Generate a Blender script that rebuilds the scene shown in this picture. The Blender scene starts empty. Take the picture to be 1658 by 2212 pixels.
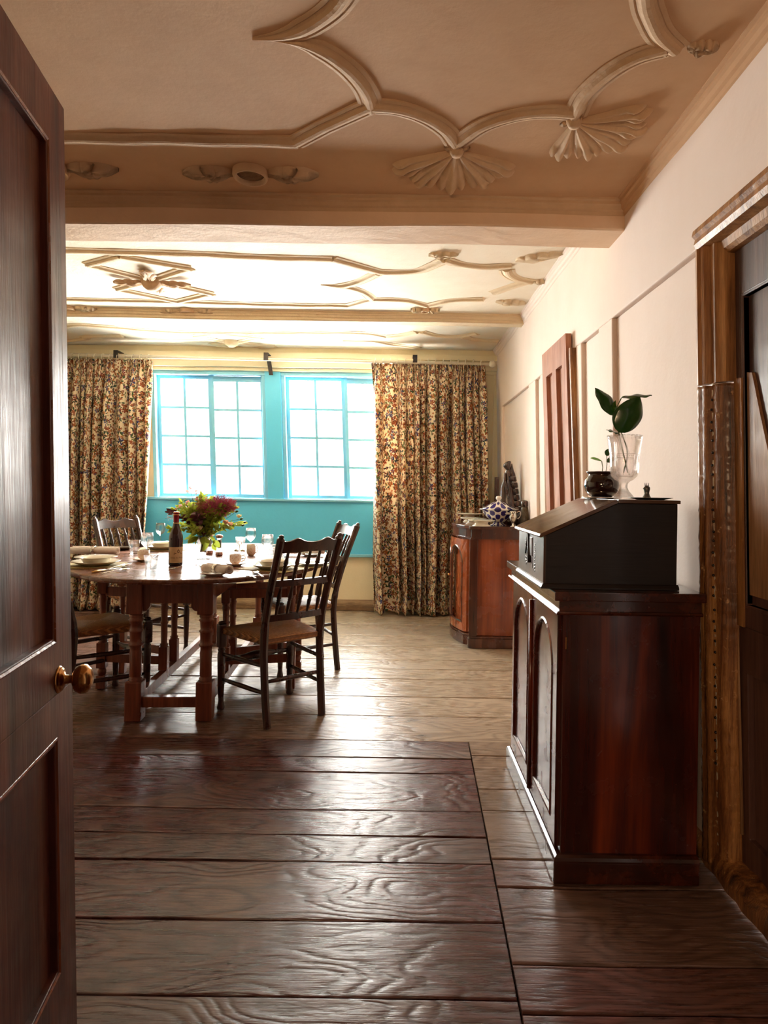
import bpy, bmesh, math, random
from mathutils import Vector, Matrix
random.seed(7)
PI = math.pi
sc = bpy.context.scene
C = sc.collection

# ---------------------------------------------------------------- camera
F, CX, CY, ROLL, EYE = 1400.0, 860.0, 1058.0, math.radians(0.9), 1.2
cam = bpy.data.cameras.new('camera')
cam.sensor_fit = 'HORIZONTAL'; cam.sensor_width = 36.0
cam.lens = F / 1658.0 * 36.0
cam.shift_x = -(CX - 829.0) / 1658.0
cam.shift_y = (CY - 1106.0) / 1658.0
cam.clip_start = 0.05
cam_ob = bpy.data.objects.new('camera', cam); C.objects.link(cam_ob)
cr, sr = math.cos(ROLL), math.sin(ROLL)
cam_ob.matrix_world = Matrix(((cr, -sr, 0, 0), (0, 0, -1, 0), (sr, cr, 0, EYE), (0, 0, 0, 1)))
sc.camera = cam_ob

# ---------------------------------------------------------------- light
sc.view_settings.view_transform = 'Standard'
sc.view_settings.look = 'None'
sc.view_settings.gamma = 1.0
sc.view_settings.exposure = 0.5
sc.cycles.max_bounces = 10
sc.cycles.diffuse_bounces = 5
sc.cycles.glossy_bounces = 5
sc.cycles.transmission_bounces = 8
sc.cycles.transparent_max_bounces = 12
sc.cycles.sample_clamp_indirect = 8.0
sc.cycles.caustics_reflective = False
sc.cycles.caustics_refractive = False
world = bpy.data.worlds.new('world'); sc.world = world; world.use_nodes = True
bg = world.node_tree.nodes['Background']
bg.inputs[0].default_value = (0.93, 0.97, 1.0, 1); bg.inputs[1].default_value = 4.0

def area(name, loc, aim, sx, sy, power, col=(1, 1, 1)):
    l = bpy.data.lights.new(name, 'AREA'); l.shape = 'RECTANGLE'; l.size = sx; l.size_y = sy
    l.energy = power; l.color = col
    o = bpy.data.objects.new(name, l); C.objects.link(o); o.location = loc
    o.rotation_euler = (Vector(aim) - Vector(loc)).to_track_quat('-Z', 'Y').to_euler()
    return o
area('window_daylight', (-1.2, 7.15, 1.95), (-1.2, 0.0, 1.35), 3.3, 1.9, 820, (1.0, 0.95, 0.87))
area('pavement_bounce', (-1.2, 8.1, 0.25), (-1.2, 5.4, 2.45), 4.0, 1.6, 1000, (1.0, 0.96, 0.88))  # unseen area lamp added outside to brighten the far ceiling, as if off paving
area('hallway_lamp', (-0.75, -1.6, 1.35), (0.1, 2.6, 2.2), 0.5, 0.5, 20, (1.0, 0.66, 0.38))
sun = bpy.data.lights.new('sun', 'SUN'); sun.energy = 6.0; sun.angle = 0.01; sun.color = (1, 0.95, 0.86)
so = bpy.data.objects.new('sun', sun); C.objects.link(so)
so.rotation_euler = Vector((0.2, 0.5, -0.9)).to_track_quat('-Z', 'Y').to_euler()

# ---------------------------------------------------------------- picture -> place
def ray(x, y):
    a = (x - CX) / F; b = -(y - CY) / F
    return (a * cr - b * sr, 1.0, a * sr + b * cr)
def atz(x, y, z=0.0):
    d = ray(x, y); t = (z - EYE) / d[2]
    return Vector((d[0] * t, t, z))
def aty(x, y, Y):
    d = ray(x, y)
    return Vector((d[0] * Y, Y, EYE + d[2] * Y))

# ---------------------------------------------------------------- naming
def tag(o, label=None, cat=None, group=None, kind=None):
    if label: o['label'] = label
    if cat: o['category'] = cat
    if group: o['group'] = group
    if kind: o['kind'] = kind
    return o
def thing(name, label, cat, loc=(0, 0, 0), rz=0.0, group=None):
    o = bpy.data.objects.new(name, None); C.objects.link(o)
    o.empty_display_size = 0.05
    o.location = loc; o.rotation_euler = (0, 0, rz)
    return tag(o, label, cat, group)
def copy_tree(o, parent=None):
    c = o.copy(); C.objects.link(c)
    if parent: c.parent = parent
    for ch in o.children: copy_tree(ch, c)
    return c

# ---------------------------------------------------------------- mesh builder
class MB:
    def __init__(s): s.v = []; s.f = []; s.sm = []; s.uv = None; s.fa = None
    def add(s, vs, fs, smooth=False, M=None):
        n = len(s.v)
        for p in vs:
            p = Vector(p)
            if M is not None: p = M @ p
            s.v.append(p)
        for f in fs: s.f.append([n + i for i in f]); s.sm.append(smooth)
        return s
    def box(s, x0, x1, y0, y1, z0, z1, M=None):
        v = [(x, y, z) for z in (z0, z1) for y in (y0, y1) for x in (x0, x1)]
        return s.add(v, [(0, 2, 3, 1), (4, 5, 7, 6), (0, 1, 5, 4), (2, 6, 7, 3), (0, 4, 6, 2), (1, 3, 7, 5)], False, M)
    def bbox(s, x0, x1, y0, y1, z0, z1, b=0.004, M=None):
        # box with softened edges
        bm = bmesh.new(); bmesh.ops.create_cube(bm, size=1)
        for v in bm.verts:
            v.co = Vector(((x0 + x1) / 2 + v.co.x * (x1 - x0), (y0 + y1) / 2 + v.co.y * (y1 - y0), (z0 + z1) / 2 + v.co.z * (z1 - z0)))
        b = min(b, 0.45 * min(abs(x1 - x0), abs(y1 - y0), abs(z1 - z0)))
        bmesh.ops.bevel(bm, geom=bm.edges[:], offset=b, segments=2, profile=0.6, affect='EDGES')
        bm.verts.index_update()
        s.add([v.co.copy() for v in bm.verts], [[v.index for v in f.verts] for f in bm.faces], False, M); bm.free()
        return s
    def lathe(s, prof, n=32, M=None, smooth=True, ang=0.0, fx=1.0, fy=1.0, close=False):
        vs = []; fs = []
        rings = []
        for (r, z) in prof:
            if r < 1e-6: rings.append([len(vs)]); vs.append((0, 0, z))
            else:
                rings.append(list(range(len(vs), len(vs) + n)))
                for i in range(n):
                    a = ang + 2 * PI * i / n; vs.append((r * math.cos(a) * fx, r * math.sin(a) * fy, z))
        pairs = list(zip(rings[:-1], rings[1:]))
        if close: pairs.append((rings[-1], rings[0]))
        for A, B in pairs:
            for i in range(n):
                j = (i + 1) % n
                if len(A) == 1 and len(B) == 1: continue
                if len(A) == 1: fs.append((A[0], B[j], B[i]))
                elif len(B) == 1: fs.append((A[i], A[j], B[0]))
                else: fs.append((A[i], A[j], B[j], B[i]))
        return s.add(vs, fs, smooth, M)
    def tube(s, pts, rad, n=10, M=None, smooth=True, cap=True, flat=1.0):
        pts = [Vector(p) for p in pts]
        if not hasattr(rad, '__len__'): rad = [rad] * len(pts)
        vs = []; fs = []; up = None
        for k, p in enumerate(pts):
            t = (pts[min(k + 1, len(pts) - 1)] - pts[max(k - 1, 0)])
            if t.length < 1e-9: t = Vector((0, 0, 1))
            t.normalize()
            if up is None:
                up = Vector((0, 0, 1)) if abs(t.z) < 0.9 else Vector((1, 0, 0))
            a = up - t * up.dot(t)
            if a.length < 1e-6: a = t.orthogonal()
            a.normalize(); up = a; b = t.cross(a)
            for i in range(n):
                an = 2 * PI * i / n
                vs.append(p + a * math.cos(an) * rad[k] * flat + b * math.sin(an) * rad[k])
        for k in range(len(pts) - 1):
            for i in range(n):
                j = (i + 1) % n
                fs.append((k * n + i, k * n + j, (k + 1) * n + j, (k + 1) * n + i))
        if cap:
            fs.append(tuple(reversed(range(n)))); fs.append(tuple((len(pts) - 1) * n + i for i in range(n)))
        return s.add(vs, fs, smooth, M)
    def prism(s, poly, z0, z1, M=None, smooth=False):
        # poly: list of (x,y) ; extruded along z
        n = len(poly)
        vs = [(x, y, z0) for x, y in poly] + [(x, y, z1) for x, y in poly]
        fs = [tuple(reversed(range(n))), tuple(range(n, 2 * n))] + [(i, (i + 1) % n, n + (i + 1) % n, n + i) for i in range(n)]
        return s.add(vs, fs, smooth, M)
    def holed(s, outer, inner, t0, t1, M=None):
        # plate in local XY with a hole, between z=t0 and z=t1
        bm = bmesh.new()
        eds = []
        for loop in (outer, inner):
            vs = [bm.verts.new((x, y, t0)) for x, y in loop]
            for i in range(len(vs)): eds.append(bm.edges.new((vs[i], vs[(i + 1) % len(vs)])))
        bmesh.ops.triangle_fill(bm, use_beauty=True, use_dissolve=False, edges=eds)
        r = bmesh.ops.extrude_face_region(bm, geom=bm.faces[:])
        for e in r['geom']:
            if isinstance(e, bmesh.types.BMVert): e.co.z = t1
        bmesh.ops.recalc_face_normals(bm, faces=bm.faces[:])
        bm.verts.index_update()
        s.add([v.co.copy() for v in bm.verts], [[v.index for v in f.verts] for f in bm.faces], False, M); bm.free()
        return s
    def sweep(s, path, prof, N=Vector((0, 0, -1)), closed=False, smooth=False, M=None, scl=None):
        # prof: (u lateral, d along N)
        P = [Vector(p) for p in path]; n = len(P); m = len(prof); vs = []
        for k in range(n):
            if closed: a = P[k] - P[k - 1]; b = P[(k + 1) % n] - P[k]
            else:
                a = P[k] - P[k - 1] if k else P[1] - P[0]
                b = P[k + 1] - P[k] if k < n - 1 else P[k] - P[k - 1]
            a.normalize(); b.normalize()
            la = a.cross(N); lb = b.cross(N); L = (la + lb)
            if L.length < 1e-4: L = la
            L.normalize(); c = max(0.35, L.dot(la)); L = L / c
            g = scl[k] if scl else 1.0
            for u, d in prof: vs.append(P[k] + L * u * g + N * d * (.4 + .6 * g))
        fs = []
        for k in range(n if closed else n - 1):
            k2 = (k + 1) % n
            for i in range(m - 1):
                fs.append((k * m + i, k * m + i + 1, k2 * m + i + 1, k2 * m + i))
        if not closed:
            fs.append(tuple(range(m))); fs.append(tuple(reversed([(n - 1) * m + i for i in range(m)])))
        return s.add(vs, fs, smooth, M)
    def map(s, fn):
        s.v = [Vector(fn(p)) for p in s.v]; return s
    def build(s, name, mat, parent=None, bevel=0, subsurf=0, auto=None):
        me = bpy.data.meshes.new(name)
        me.from_pydata([tuple(p) for p in s.v], [], s.f)
        me.polygons.foreach_set('use_smooth', s.sm)
        if s.uv:
            l = me.uv_layers.new(name='UVMap')
            for lp in me.loops: l.data[lp.index].uv = s.uv[lp.vertex_index]
        if s.fa:
            at = me.attributes.new('brd', 'FLOAT', 'FACE')
            at.data.foreach_set('value', s.fa)
        bm = bmesh.new(); bm.from_mesh(me)
        if not s.uv and not s.fa: bmesh.ops.recalc_face_normals(bm, faces=bm.faces[:])
        bm.to_mesh(me); bm.free()
        me.materials.append(mat)
        o = bpy.data.objects.new(name, me); C.objects.link(o)
        if parent: o.parent = parent
        if bevel:
            md = o.modifiers.new('bevel', 'BEVEL'); md.width = bevel; md.segments = 2; md.limit_method = 'ANGLE'; md.angle_limit = math.radians(40)
        if subsurf:
            md = o.modifiers.new('sub', 'SUBSURF'); md.levels = subsurf; md.render_levels = subsurf
        return o
def T(x=0, y=0, z=0): return Matrix.Translation((x, y, z))
def RX(a): return Matrix.Rotation(a, 4, 'X')
def RY(a): return Matrix.Rotation(a, 4, 'Y')
def RZ(a): return Matrix.Rotation(a, 4, 'Z')
def arc(pts, n=8):
    # Catmull-Rom through points
    P = [Vector(p) for p in pts]; out = []
    for i in range(len(P) - 1):
        p0 = P[i - 1] if i else P[0] * 2 - P[1]; p1 = P[i]; p2 = P[i + 1]
        p3 = P[i + 2] if i + 2 < len(P) else P[-1] * 2 - P[-2]
        for k in range(n):
            t = k / n
            out.append(0.5 * ((2 * p1) + (p2 - p0) * t + (2 * p0 - 5 * p1 + 4 * p2 - p3) * t * t + (3 * p1 - p0 - 3 * p2 + p3) * t ** 3))
    out.append(P[-1]); return out

# ---------------------------------------------------------------- materials
def newmat(name):
    m = bpy.data.materials.new(name); m.use_nodes = True
    nt = m.node_tree; b = nt.nodes['Principled BSDF']
    return m, nt, b
def L(nt, a, b): nt.links.new(a, b)
def node(nt, t, **k):
    n = nt.nodes.new(t)
    for a, v in k.items(): setattr(n, a, v)
    return n
def ramp(nt, fac, stops, interp='LINEAR'):
    r = node(nt, 'ShaderNodeValToRGB'); cr_ = r.color_ramp; cr_.interpolation = interp
    while len(cr_.elements) < len(stops): cr_.elements.new(0.5)
    for e, (p, c) in zip(cr_.elements, stops):
        e.position = p; e.color = (c[0], c[1], c[2], 1) if hasattr(c, '__len__') else (c, c, c, 1)
    L(nt, fac, r.inputs[0]); return r.outputs[0]
def mapping(nt, src, scale=(1, 1, 1), loc=(0, 0, 0), rot=(0, 0, 0)):
    mp = node(nt, 'ShaderNodeMapping'); mp.inputs['Scale'].default_value = scale
    mp.inputs['Location'].default_value = loc; mp.inputs['Rotation'].default_value = rot
    L(nt, src, mp.inputs[0]); return mp.outputs[0]
def noise(nt, vec, scale, detail=4, rough=0.55, dist=0.0):
    n = node(nt, 'ShaderNodeTexNoise'); n.inputs['Scale'].default_value = scale
    n.inputs['Detail'].default_value = detail; n.inputs['Roughness'].default_value = rough
    n.inputs['Distortion'].default_value = dist
    L(nt, vec, n.inputs['Vector']); return n.outputs['Fac']
def math_(nt, op, a, b=None, clamp=False):
    n = node(nt, 'ShaderNodeMath', operation=op); n.use_clamp = clamp
    for i, x in enumerate((a, b)):
        if x is None: continue
        if isinstance(x, (int, float)): n.inputs[i].default_value = x
        else: L(nt, x, n.inputs[i])
    return n.outputs[0]
def mix(nt, fac, a, b, mode='MIX'):
    n = node(nt, 'ShaderNodeMix', data_type='RGBA', blend_type=mode)
    for i, x in ((0, fac), (6, a), (7, b)):
        if isinstance(x, (int, float)): n.inputs[i].default_value = x
        elif isinstance(x, tuple): n.inputs[i].default_value = (x[0], x[1], x[2], 1)
        else: L(nt, x, n.inputs[i])
    return n.outputs[2]
def bump(nt, b, h, strength=0.3, dist=0.01):
    n = node(nt, 'ShaderNodeBump'); n.inputs['Strength'].default_value = strength; n.inputs['Distance'].default_value = dist
    L(nt, h, n.inputs['Height']); L(nt, n.outputs[0], b.inputs['Normal'])
def coords(nt, kind='Object'):
    return node(nt, 'ShaderNodeTexCoord').outputs[kind]

def wood(name, dark, mid, light, axis='Z', rough=0.3, scale=1.0, coat=0.0, bstr=0.15, wear=None, spec=0.5):
    m, nt, b = newmat(name)
    co = coords(nt)
    st = {'X': (0.06, 1, 1), 'Y': (1, 0.06, 1), 'Z': (1, 1, 0.06)}[axis]
    v = mapping(nt, co, tuple(q * scale for q in st))
    n1 = noise(nt, v, 22, 6, 0.62, 0.6)
    n2 = noise(nt, mapping(nt, co, tuple(q * scale for q in st), (3, 7, 1)), 4.5, 4, 0.5, 1.6)
    n3 = noise(nt, v, 120, 3, 0.6)
    c = ramp(nt, math_(nt, 'ADD', math_(nt, 'MULTIPLY', n1, 0.55), math_(nt, 'MULTIPLY', n2, 0.45)), [(0.36, dark), (0.5, mid), (0.64, light)])
    c = mix(nt, 0.35, c, ramp(nt, n3, [(0.35, 0.35), (0.6, 1.0)]), 'MULTIPLY')
    if wear:
        w = ramp(nt, noise(nt, co, 14 * scale, 8, 0.75), [(0.60, 0.0), (0.68, 1.0)])
        c = mix(nt, w, c, wear)
    L(nt, c, b.inputs['Base Color'])
    rr = ramp(nt, noise(nt, co, 9, 5), [(0.3, max(0.03, rough - 0.08)), (0.7, rough + 0.1)])
    L(nt, rr, b.inputs['Roughness'])
    b.inputs['Coat Weight'].default_value = coat; b.inputs['Coat Roughness'].default_value = 0.12
    b.inputs['Specular IOR Level'].default_value = spec
    bump(nt, b, math_(nt, 'ADD', n1, math_(nt, 'MULTIPLY', n3, 0.5)), bstr, 0.004)
    return m
def plaster(name, base, dirt, rough=0.85, bstr=0.25, amt=0.5, scale=1.0):
    m, nt, b = newmat(name)
    co = coords(nt)
    n1 = noise(nt, co, 1.4 * scale, 8, 0.62, 0.4); n2 = noise(nt, mapping(nt, co, (1, 1, 0.5)), 7 * scale, 6, 0.6)
    f = ramp(nt, math_(nt, 'ADD', math_(nt, 'MULTIPLY', n1, 0.65), math_(nt, 'MULTIPLY', n2, 0.35)), [(0.38, 0.0), (0.68, amt)])
    L(nt, mix(nt, f, base, dirt), b.inputs['Base Color']); b.inputs['Roughness'].default_value = rough
    h = math_(nt, 'ADD', noise(nt, co, 5 * scale, 6, 0.6), math_(nt, 'MULTIPLY', noise(nt, co, 60, 4), 0.15))
    bump(nt, b, h, bstr, 0.03)
    return m
def plain(name, col, rough=0.5, metal=0.0, var=0.12, coat=0.0, spec=0.5, trans=0.0, ior=1.45, nscale=30, bstr=0.0):
    m, nt, b = newmat(name)
    n = noise(nt, coords(nt), nscale, 4)
    dk = tuple(q * (1 - var) for q in col); lt = tuple(min(1, q * (1 + var)) for q in col)
    L(nt, ramp(nt, n, [(0.3, dk), (0.7, lt)]), b.inputs['Base Color'])
    b.inputs['Roughness'].default_value = rough; b.inputs['Metallic'].default_value = metal
    b.inputs['Coat Weight'].default_value = coat; b.inputs['Specular IOR Level'].default_value = spec
    b.inputs['Transmission Weight'].default_value = trans; b.inputs['IOR'].default_value = ior
    if bstr: bump(nt, b, n, bstr, 0.004)
    return m
M = {}
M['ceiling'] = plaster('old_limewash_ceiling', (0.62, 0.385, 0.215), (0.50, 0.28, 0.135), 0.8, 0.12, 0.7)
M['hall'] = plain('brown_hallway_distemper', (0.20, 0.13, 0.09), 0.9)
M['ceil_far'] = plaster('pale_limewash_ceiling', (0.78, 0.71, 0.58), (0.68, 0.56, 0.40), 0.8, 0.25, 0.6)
M['beam'] = plaster('beam_limewash', (0.82, 0.61, 0.43), (0.70, 0.47, 0.28), 0.75, 0.3, 0.8)
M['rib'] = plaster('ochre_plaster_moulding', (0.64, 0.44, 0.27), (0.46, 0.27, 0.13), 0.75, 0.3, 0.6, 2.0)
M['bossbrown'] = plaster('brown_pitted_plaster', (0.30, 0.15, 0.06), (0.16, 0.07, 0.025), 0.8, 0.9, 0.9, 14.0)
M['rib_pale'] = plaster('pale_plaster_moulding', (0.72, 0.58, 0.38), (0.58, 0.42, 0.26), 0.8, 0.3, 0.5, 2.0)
M['wall'] = plaster('cream_pink_wall', (0.80, 0.68, 0.61), (0.73, 0.59, 0.50), 0.75, 0.10, 0.6)
M['wall_cream'] = plaster('cream_wall', (0.84, 0.76, 0.55), (0.74, 0.62, 0.38), 0.7, 0.2, 0.6)
M['panelgrey'] = plaster('grey_ledge_paint', (0.58, 0.54, 0.46), (0.48, 0.44, 0.38), 0.8, 0.2, 0.5)
M['blue'] = plaster('turquoise_paint', (0.12, 0.60, 0.90), (0.10, 0.54, 0.82), 0.35, 0.12, 0.6)
M['blue_frame'] = plaster('pale_turquoise_frame_paint', (0.22, 0.58, 0.76), (0.18, 0.50, 0.68), 0.4, 0.1, 0.6)
M['door_near'] = wood('russet_grained_door', (0.055, 0.015, 0.009), (0.15, 0.042, 0.024), (0.24, 0.075, 0.042), 'Z', 0.40, 0.8, 0.1, 0.4)
M['door_mould'] = wood('orange_red_moulding', (0.10, 0.02, 0.006), (0.26, 0.06, 0.014), (0.38, 0.12, 0.03), 'Z', 0.28, 1.0, 0.3, 0.4)
M['mahog'] = wood('dark_mahogany', (0.014, 0.0025, 0.001), (0.065, 0.009, 0.004), (0.24, 0.036, 0.009), 'Z', 0.22, 0.55, 0.2, 0.03)
M['mahog_y'] = wood('dark_mahogany_lengthwise', (0.018, 0.004, 0.002), (0.05, 0.010, 0.004), (0.11, 0.022, 0.008), 'Y', 0.2, 0.7, 0.5, 0.06)
M['side'] = wood('red_mahogany', (0.17, 0.034, 0.010), (0.36, 0.085, 0.025), (0.48, 0.14, 0.045), 'Z', 0.25, 0.7, 0.4, 0.05)
M['side_dark'] = wood('red_mahogany_edge', (0.04, 0.012, 0.006), (0.09, 0.024, 0.012), (0.14, 0.04, 0.018), 'Z', 0.22, 0.8, 0.5, 0.05)
M['deskdark'] = wood('near_black_oak', (0.006, 0.003, 0.002), (0.010, 0.005, 0.004), (0.018, 0.009, 0.006), 'X', 0.38, 1.0, 0.1, 0.3)
M['desktop'] = wood('worn_oak_lid', (0.06, 0.025, 0.010), (0.13, 0.06, 0.028), (0.20, 0.10, 0.045), 'X', 0.2, 1.0, 0.35, 0.12)
M['chair'] = wood('dark_turned_chair_wood', (0.016, 0.005, 0.003), (0.045, 0.013, 0.007), (0.11, 0.034, 0.014), 'Z', 0.3, 1.2, 0.25, 0.25)
M['table'] = wood('red_brown_oak', (0.12, 0.028, 0.014), (0.24, 0.065, 0.032), (0.34, 0.11, 0.055), 'Z', 0.33, 1.0, 0.15, 0.3)
M['tabletop'] = wood('polished_red_oak_top', (0.10, 0.032, 0.016), (0.18, 0.062, 0.03), (0.26, 0.10, 0.048), 'Y', 0.26, 0.8, 0.3, 0.12)
M['pinkdoor'] = wood('pale_pink_brown_door', (0.28, 0.12, 0.075), (0.42, 0.20, 0.13), (0.52, 0.28, 0.19), 'Z', 0.62, 0.8, 0.0, 0.3, None, 0.15)
M['oldframe'] = wood('old_ochre_oak_frame', (0.09, 0.032, 0.010), (0.34, 0.15, 0.045), (0.56, 0.29, 0.11), 'Z', 0.45, 1.6, 0.05, 0.6)
M['charred'] = wood('battered_blackened_oak', (0.03, 0.012, 0.006), (0.26, 0.10, 0.03), (0.60, 0.30, 0.10), 'Z', 0.35, 2.0, 0.1, 1.0, (0.70, 0.42, 0.20))
M['rightdoor'] = wood('dim_brown_plank_door', (0.03, 0.014, 0.012), (0.09, 0.040, 0.032), (0.16, 0.078, 0.058), 'Z', 0.45, 1.0, 0.05, 0.4)
M['patch'] = wood('bare_pine_patch', (0.20, 0.09, 0.04), (0.36, 0.19, 0.09), (0.50, 0.30, 0.16), 'Z', 0.5, 2.0, 0.0, 0.4)
M['skirting'] = wood('rough_brown_sole_plate', (0.08, 0.045, 0.02), (0.22, 0.13, 0.06), (0.36, 0.24, 0.13), 'X', 0.6, 3.0, 0.0, 1.0)
M['china'] = plain('cream_glazed_china', (0.86, 0.81, 0.68), 0.12, 0, 0.03, 0.3)
M['china_white'] = plain('white_glazed_china', (0.85, 0.82, 0.76), 0.12, 0, 0.02, 0.3)
M['silver'] = plain('tarnished_silver', (0.72, 0.68, 0.62), 0.16, 1.0, 0.1)
M['brass'] = plain('worn_brass', (0.48, 0.24, 0.08), 0.2, 1.0, 0.25, nscale=20)
M['pewter'] = plain('dark_pewter', (0.16, 0.16, 0.15), 0.32, 0.9, 0.2)
M['iron'] = plain('dark_iron', (0.05, 0.045, 0.045), 0.4, 0.9, 0.2)
M['linen'] = plain('pinkish_linen', (0.93, 0.87, 0.81), 0.85, 0, 0.06, nscale=60, bstr=0.3)
M['bone'] = plain('yellow_bone_handle', (0.72, 0.50, 0.13), 0.3, 0, 0.15)
M['mat'] = plain('woven_olive_placemat', (0.34, 0.27, 0.10), 0.75, 0, 0.35, nscale=220, bstr=0.8)
M['pepper'] = plain('dark_peppercorns', (0.05, 0.03, 0.02), 0.5, 0, 0.5, nscale=300)
M['salt'] = plain('white_salt', (0.8, 0.78, 0.74), 0.8, 0, 0.1, nscale=300)
M['steelrose'] = plain('rosy_steel_band', (0.40, 0.24, 0.20), 0.25, 1.0, 0.1)
M['bottle'] = plain('dark_wine_bottle_glass', (0.025, 0.006, 0.010), 0.05, 0, 0.1, 0.5)
M['capsule'] = plain('wine_red_foil', (0.28, 0.02, 0.035), 0.25, 0.5, 0.1)
M['foilgold'] = plain('gold_foil_band', (0.65, 0.35, 0.12), 0.3, 0.8, 0.1)
M['paper'] = plain('buff_label_paper', (0.62, 0.45, 0.25), 0.7, 0, 0.04)
M['ink'] = plain('brown_label_ink', (0.10, 0.045, 0.015), 0.7, 0, 0.1)
M['pot'] = plain('brown_black_glazed_pot', (0.022, 0.006, 0.006), 0.07, 0, 0.2, 0.8)
M['carving'] = wood('polished_dark_carving', (0.02, 0.008, 0.006), (0.05, 0.018, 0.012), (0.10, 0.035, 0.02), 'Z', 0.18, 3.0, 0.6, 0.3)
M['hornbottle'] = wood('olive_brown_horn_bottle', (0.03, 0.018, 0.008), (0.07, 0.045, 0.018), (0.12, 0.08, 0.035), 'Z', 0.3, 2.0, 0.3, 0.2)
M['greystone'] = plain('grey_green_stone', (0.15, 0.15, 0.12), 0.6, 0, 0.2)
M['whitepaint'] = plain('white_gloss_paint', (0.82, 0.78, 0.66), 0.35, 0, 0.04)
M['render'] = plaster('white_street_render', (0.86, 0.83, 0.79), (0.80, 0.76, 0.72), 0.9, 0.1, 0.4, 0.3)
M['paving'] = plaster('pale_street_paving', (0.55, 0.53, 0.5), (0.45, 0.43, 0.4), 0.9, 0.1, 0.6, 0.5)
M['outglass'] = plain('street_window_glass', (0.30, 0.34, 0.40), 0.1, 0, 0.1)
M['leaf'] = plain('yellow_green_leaf', (0.30, 0.37, 0.05), 0.5, 0, 0.45, nscale=12)
M['leafdark'] = plain('glossy_dark_leaf', (0.02, 0.08, 0.015), 0.22, 0, 0.3, 0.2, nscale=25)
M['leafbright'] = plain('fresh_green_leaf', (0.05, 0.14, 0.015), 0.3, 0, 0.2)
M['stem'] = plain('green_stem', (0.10, 0.13, 0.03), 0.6, 0, 0.3)
M['stemred'] = plain('reddish_stem', (0.20, 0.06, 0.05), 0.6, 0, 0.3)
M['plume'] = plain('magenta_smoke_plume', (0.60, 0.12, 0.20), 0.8, 0, 0.3, nscale=60)
M['plumepeach'] = plain('peach_smoke_plume', (0.55, 0.30, 0.16), 0.8, 0, 0.3, nscale=60)
M['petalpink'] = plain('dusty_pink_petal', (0.60, 0.30, 0.26), 0.7, 0, 0.2)
M['petalpeach'] = plain('peach_rose_petal', (0.85, 0.50, 0.34), 0.6, 0, 0.12)
M['petalcream'] = plain('cream_rose_petal', (0.80, 0.70, 0.42), 0.6, 0, 0.12)
M['plumdark'] = plain('plum_purple_leaf', (0.09, 0.015, 0.025), 0.5, 0, 0.3)
def translucent(m, w=0.45, col=(0.35, 0.45, 0.05)):
    nt = m.node_tree; b = nt.nodes['Principled BSDF']; out = nt.nodes['Material Output']
    t = node(nt, 'ShaderNodeBsdfTranslucent'); t.inputs[0].default_value = (*col, 1)
    x = node(nt, 'ShaderNodeMixShader'); x.inputs[0].default_value = w
    L(nt, b.outputs[0], x.inputs[1]); L(nt, t.outputs[0], x.inputs[2]); L(nt, x.outputs[0], out.inputs[0])
translucent(M['linen'], 0.35, (0.85, 0.76, 0.68)); translucent(M['leaf'], 0.45, (0.40, 0.48, 0.06)); translucent(M['leafbright'], 0.4, (0.2, 0.4, 0.04))
translucent(M['plume'], 0.4, (0.5, 0.10, 0.16)); translucent(M['petalpeach'], 0.4, (0.9, 0.5, 0.3))
translucent(M['plumepeach'], 0.4, (0.7, 0.35, 0.2)); translucent(M['petalpink'], 0.4, (0.7, 0.35, 0.3)); translucent(M['petalcream'], 0.4, (0.85, 0.7, 0.4))

def glassmat(name, col=(1, 1, 1), rough=0.0):
    m, nt, b = newmat(name); nt.nodes.remove(b)
    g = node(nt, 'ShaderNodeBsdfGlass'); g.inputs['IOR'].default_value = 1.46; g.inputs['Roughness'].default_value = rough
    g.inputs['Color'].default_value = (*col, 1)
    t = node(nt, 'ShaderNodeBsdfTransparent')
    x = node(nt, 'ShaderNodeMixShader'); x.inputs[0].default_value = 0.62
    L(nt, g.outputs[0], x.inputs[1]); L(nt, t.outputs[0], x.inputs[2]); L(nt, x.outputs[0], nt.nodes['Material Output'].inputs[0])
    return m
M['glass'] = glassmat('clear_table_glass')
M['cutglass'] = glassmat('pressed_glass', (1.0, 0.96, 0.94))
def panemat():
    m, nt, b = newmat('window_pane_glass'); nt.nodes.remove(b)
    t = node(nt, 'ShaderNodeBsdfTransparent'); t.inputs[0].default_value = (0.98, 0.99, 1, 1)
    g = node(nt, 'ShaderNodeBsdfGlossy'); g.inputs['Roughness'].default_value = 0.02
    fr = node(nt, 'ShaderNodeFresnel'); fr.inputs[0].default_value = 1.35
    x = node(nt, 'ShaderNodeMixShader'); L(nt, fr.outputs[0], x.inputs[0]); L(nt, t.outputs[0], x.inputs[1]); L(nt, g.outputs[0], x.inputs[2])
    L(nt, x.outputs[0], nt.nodes['Material Output'].inputs[0]); return m
M['pane'] = panemat()

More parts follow.
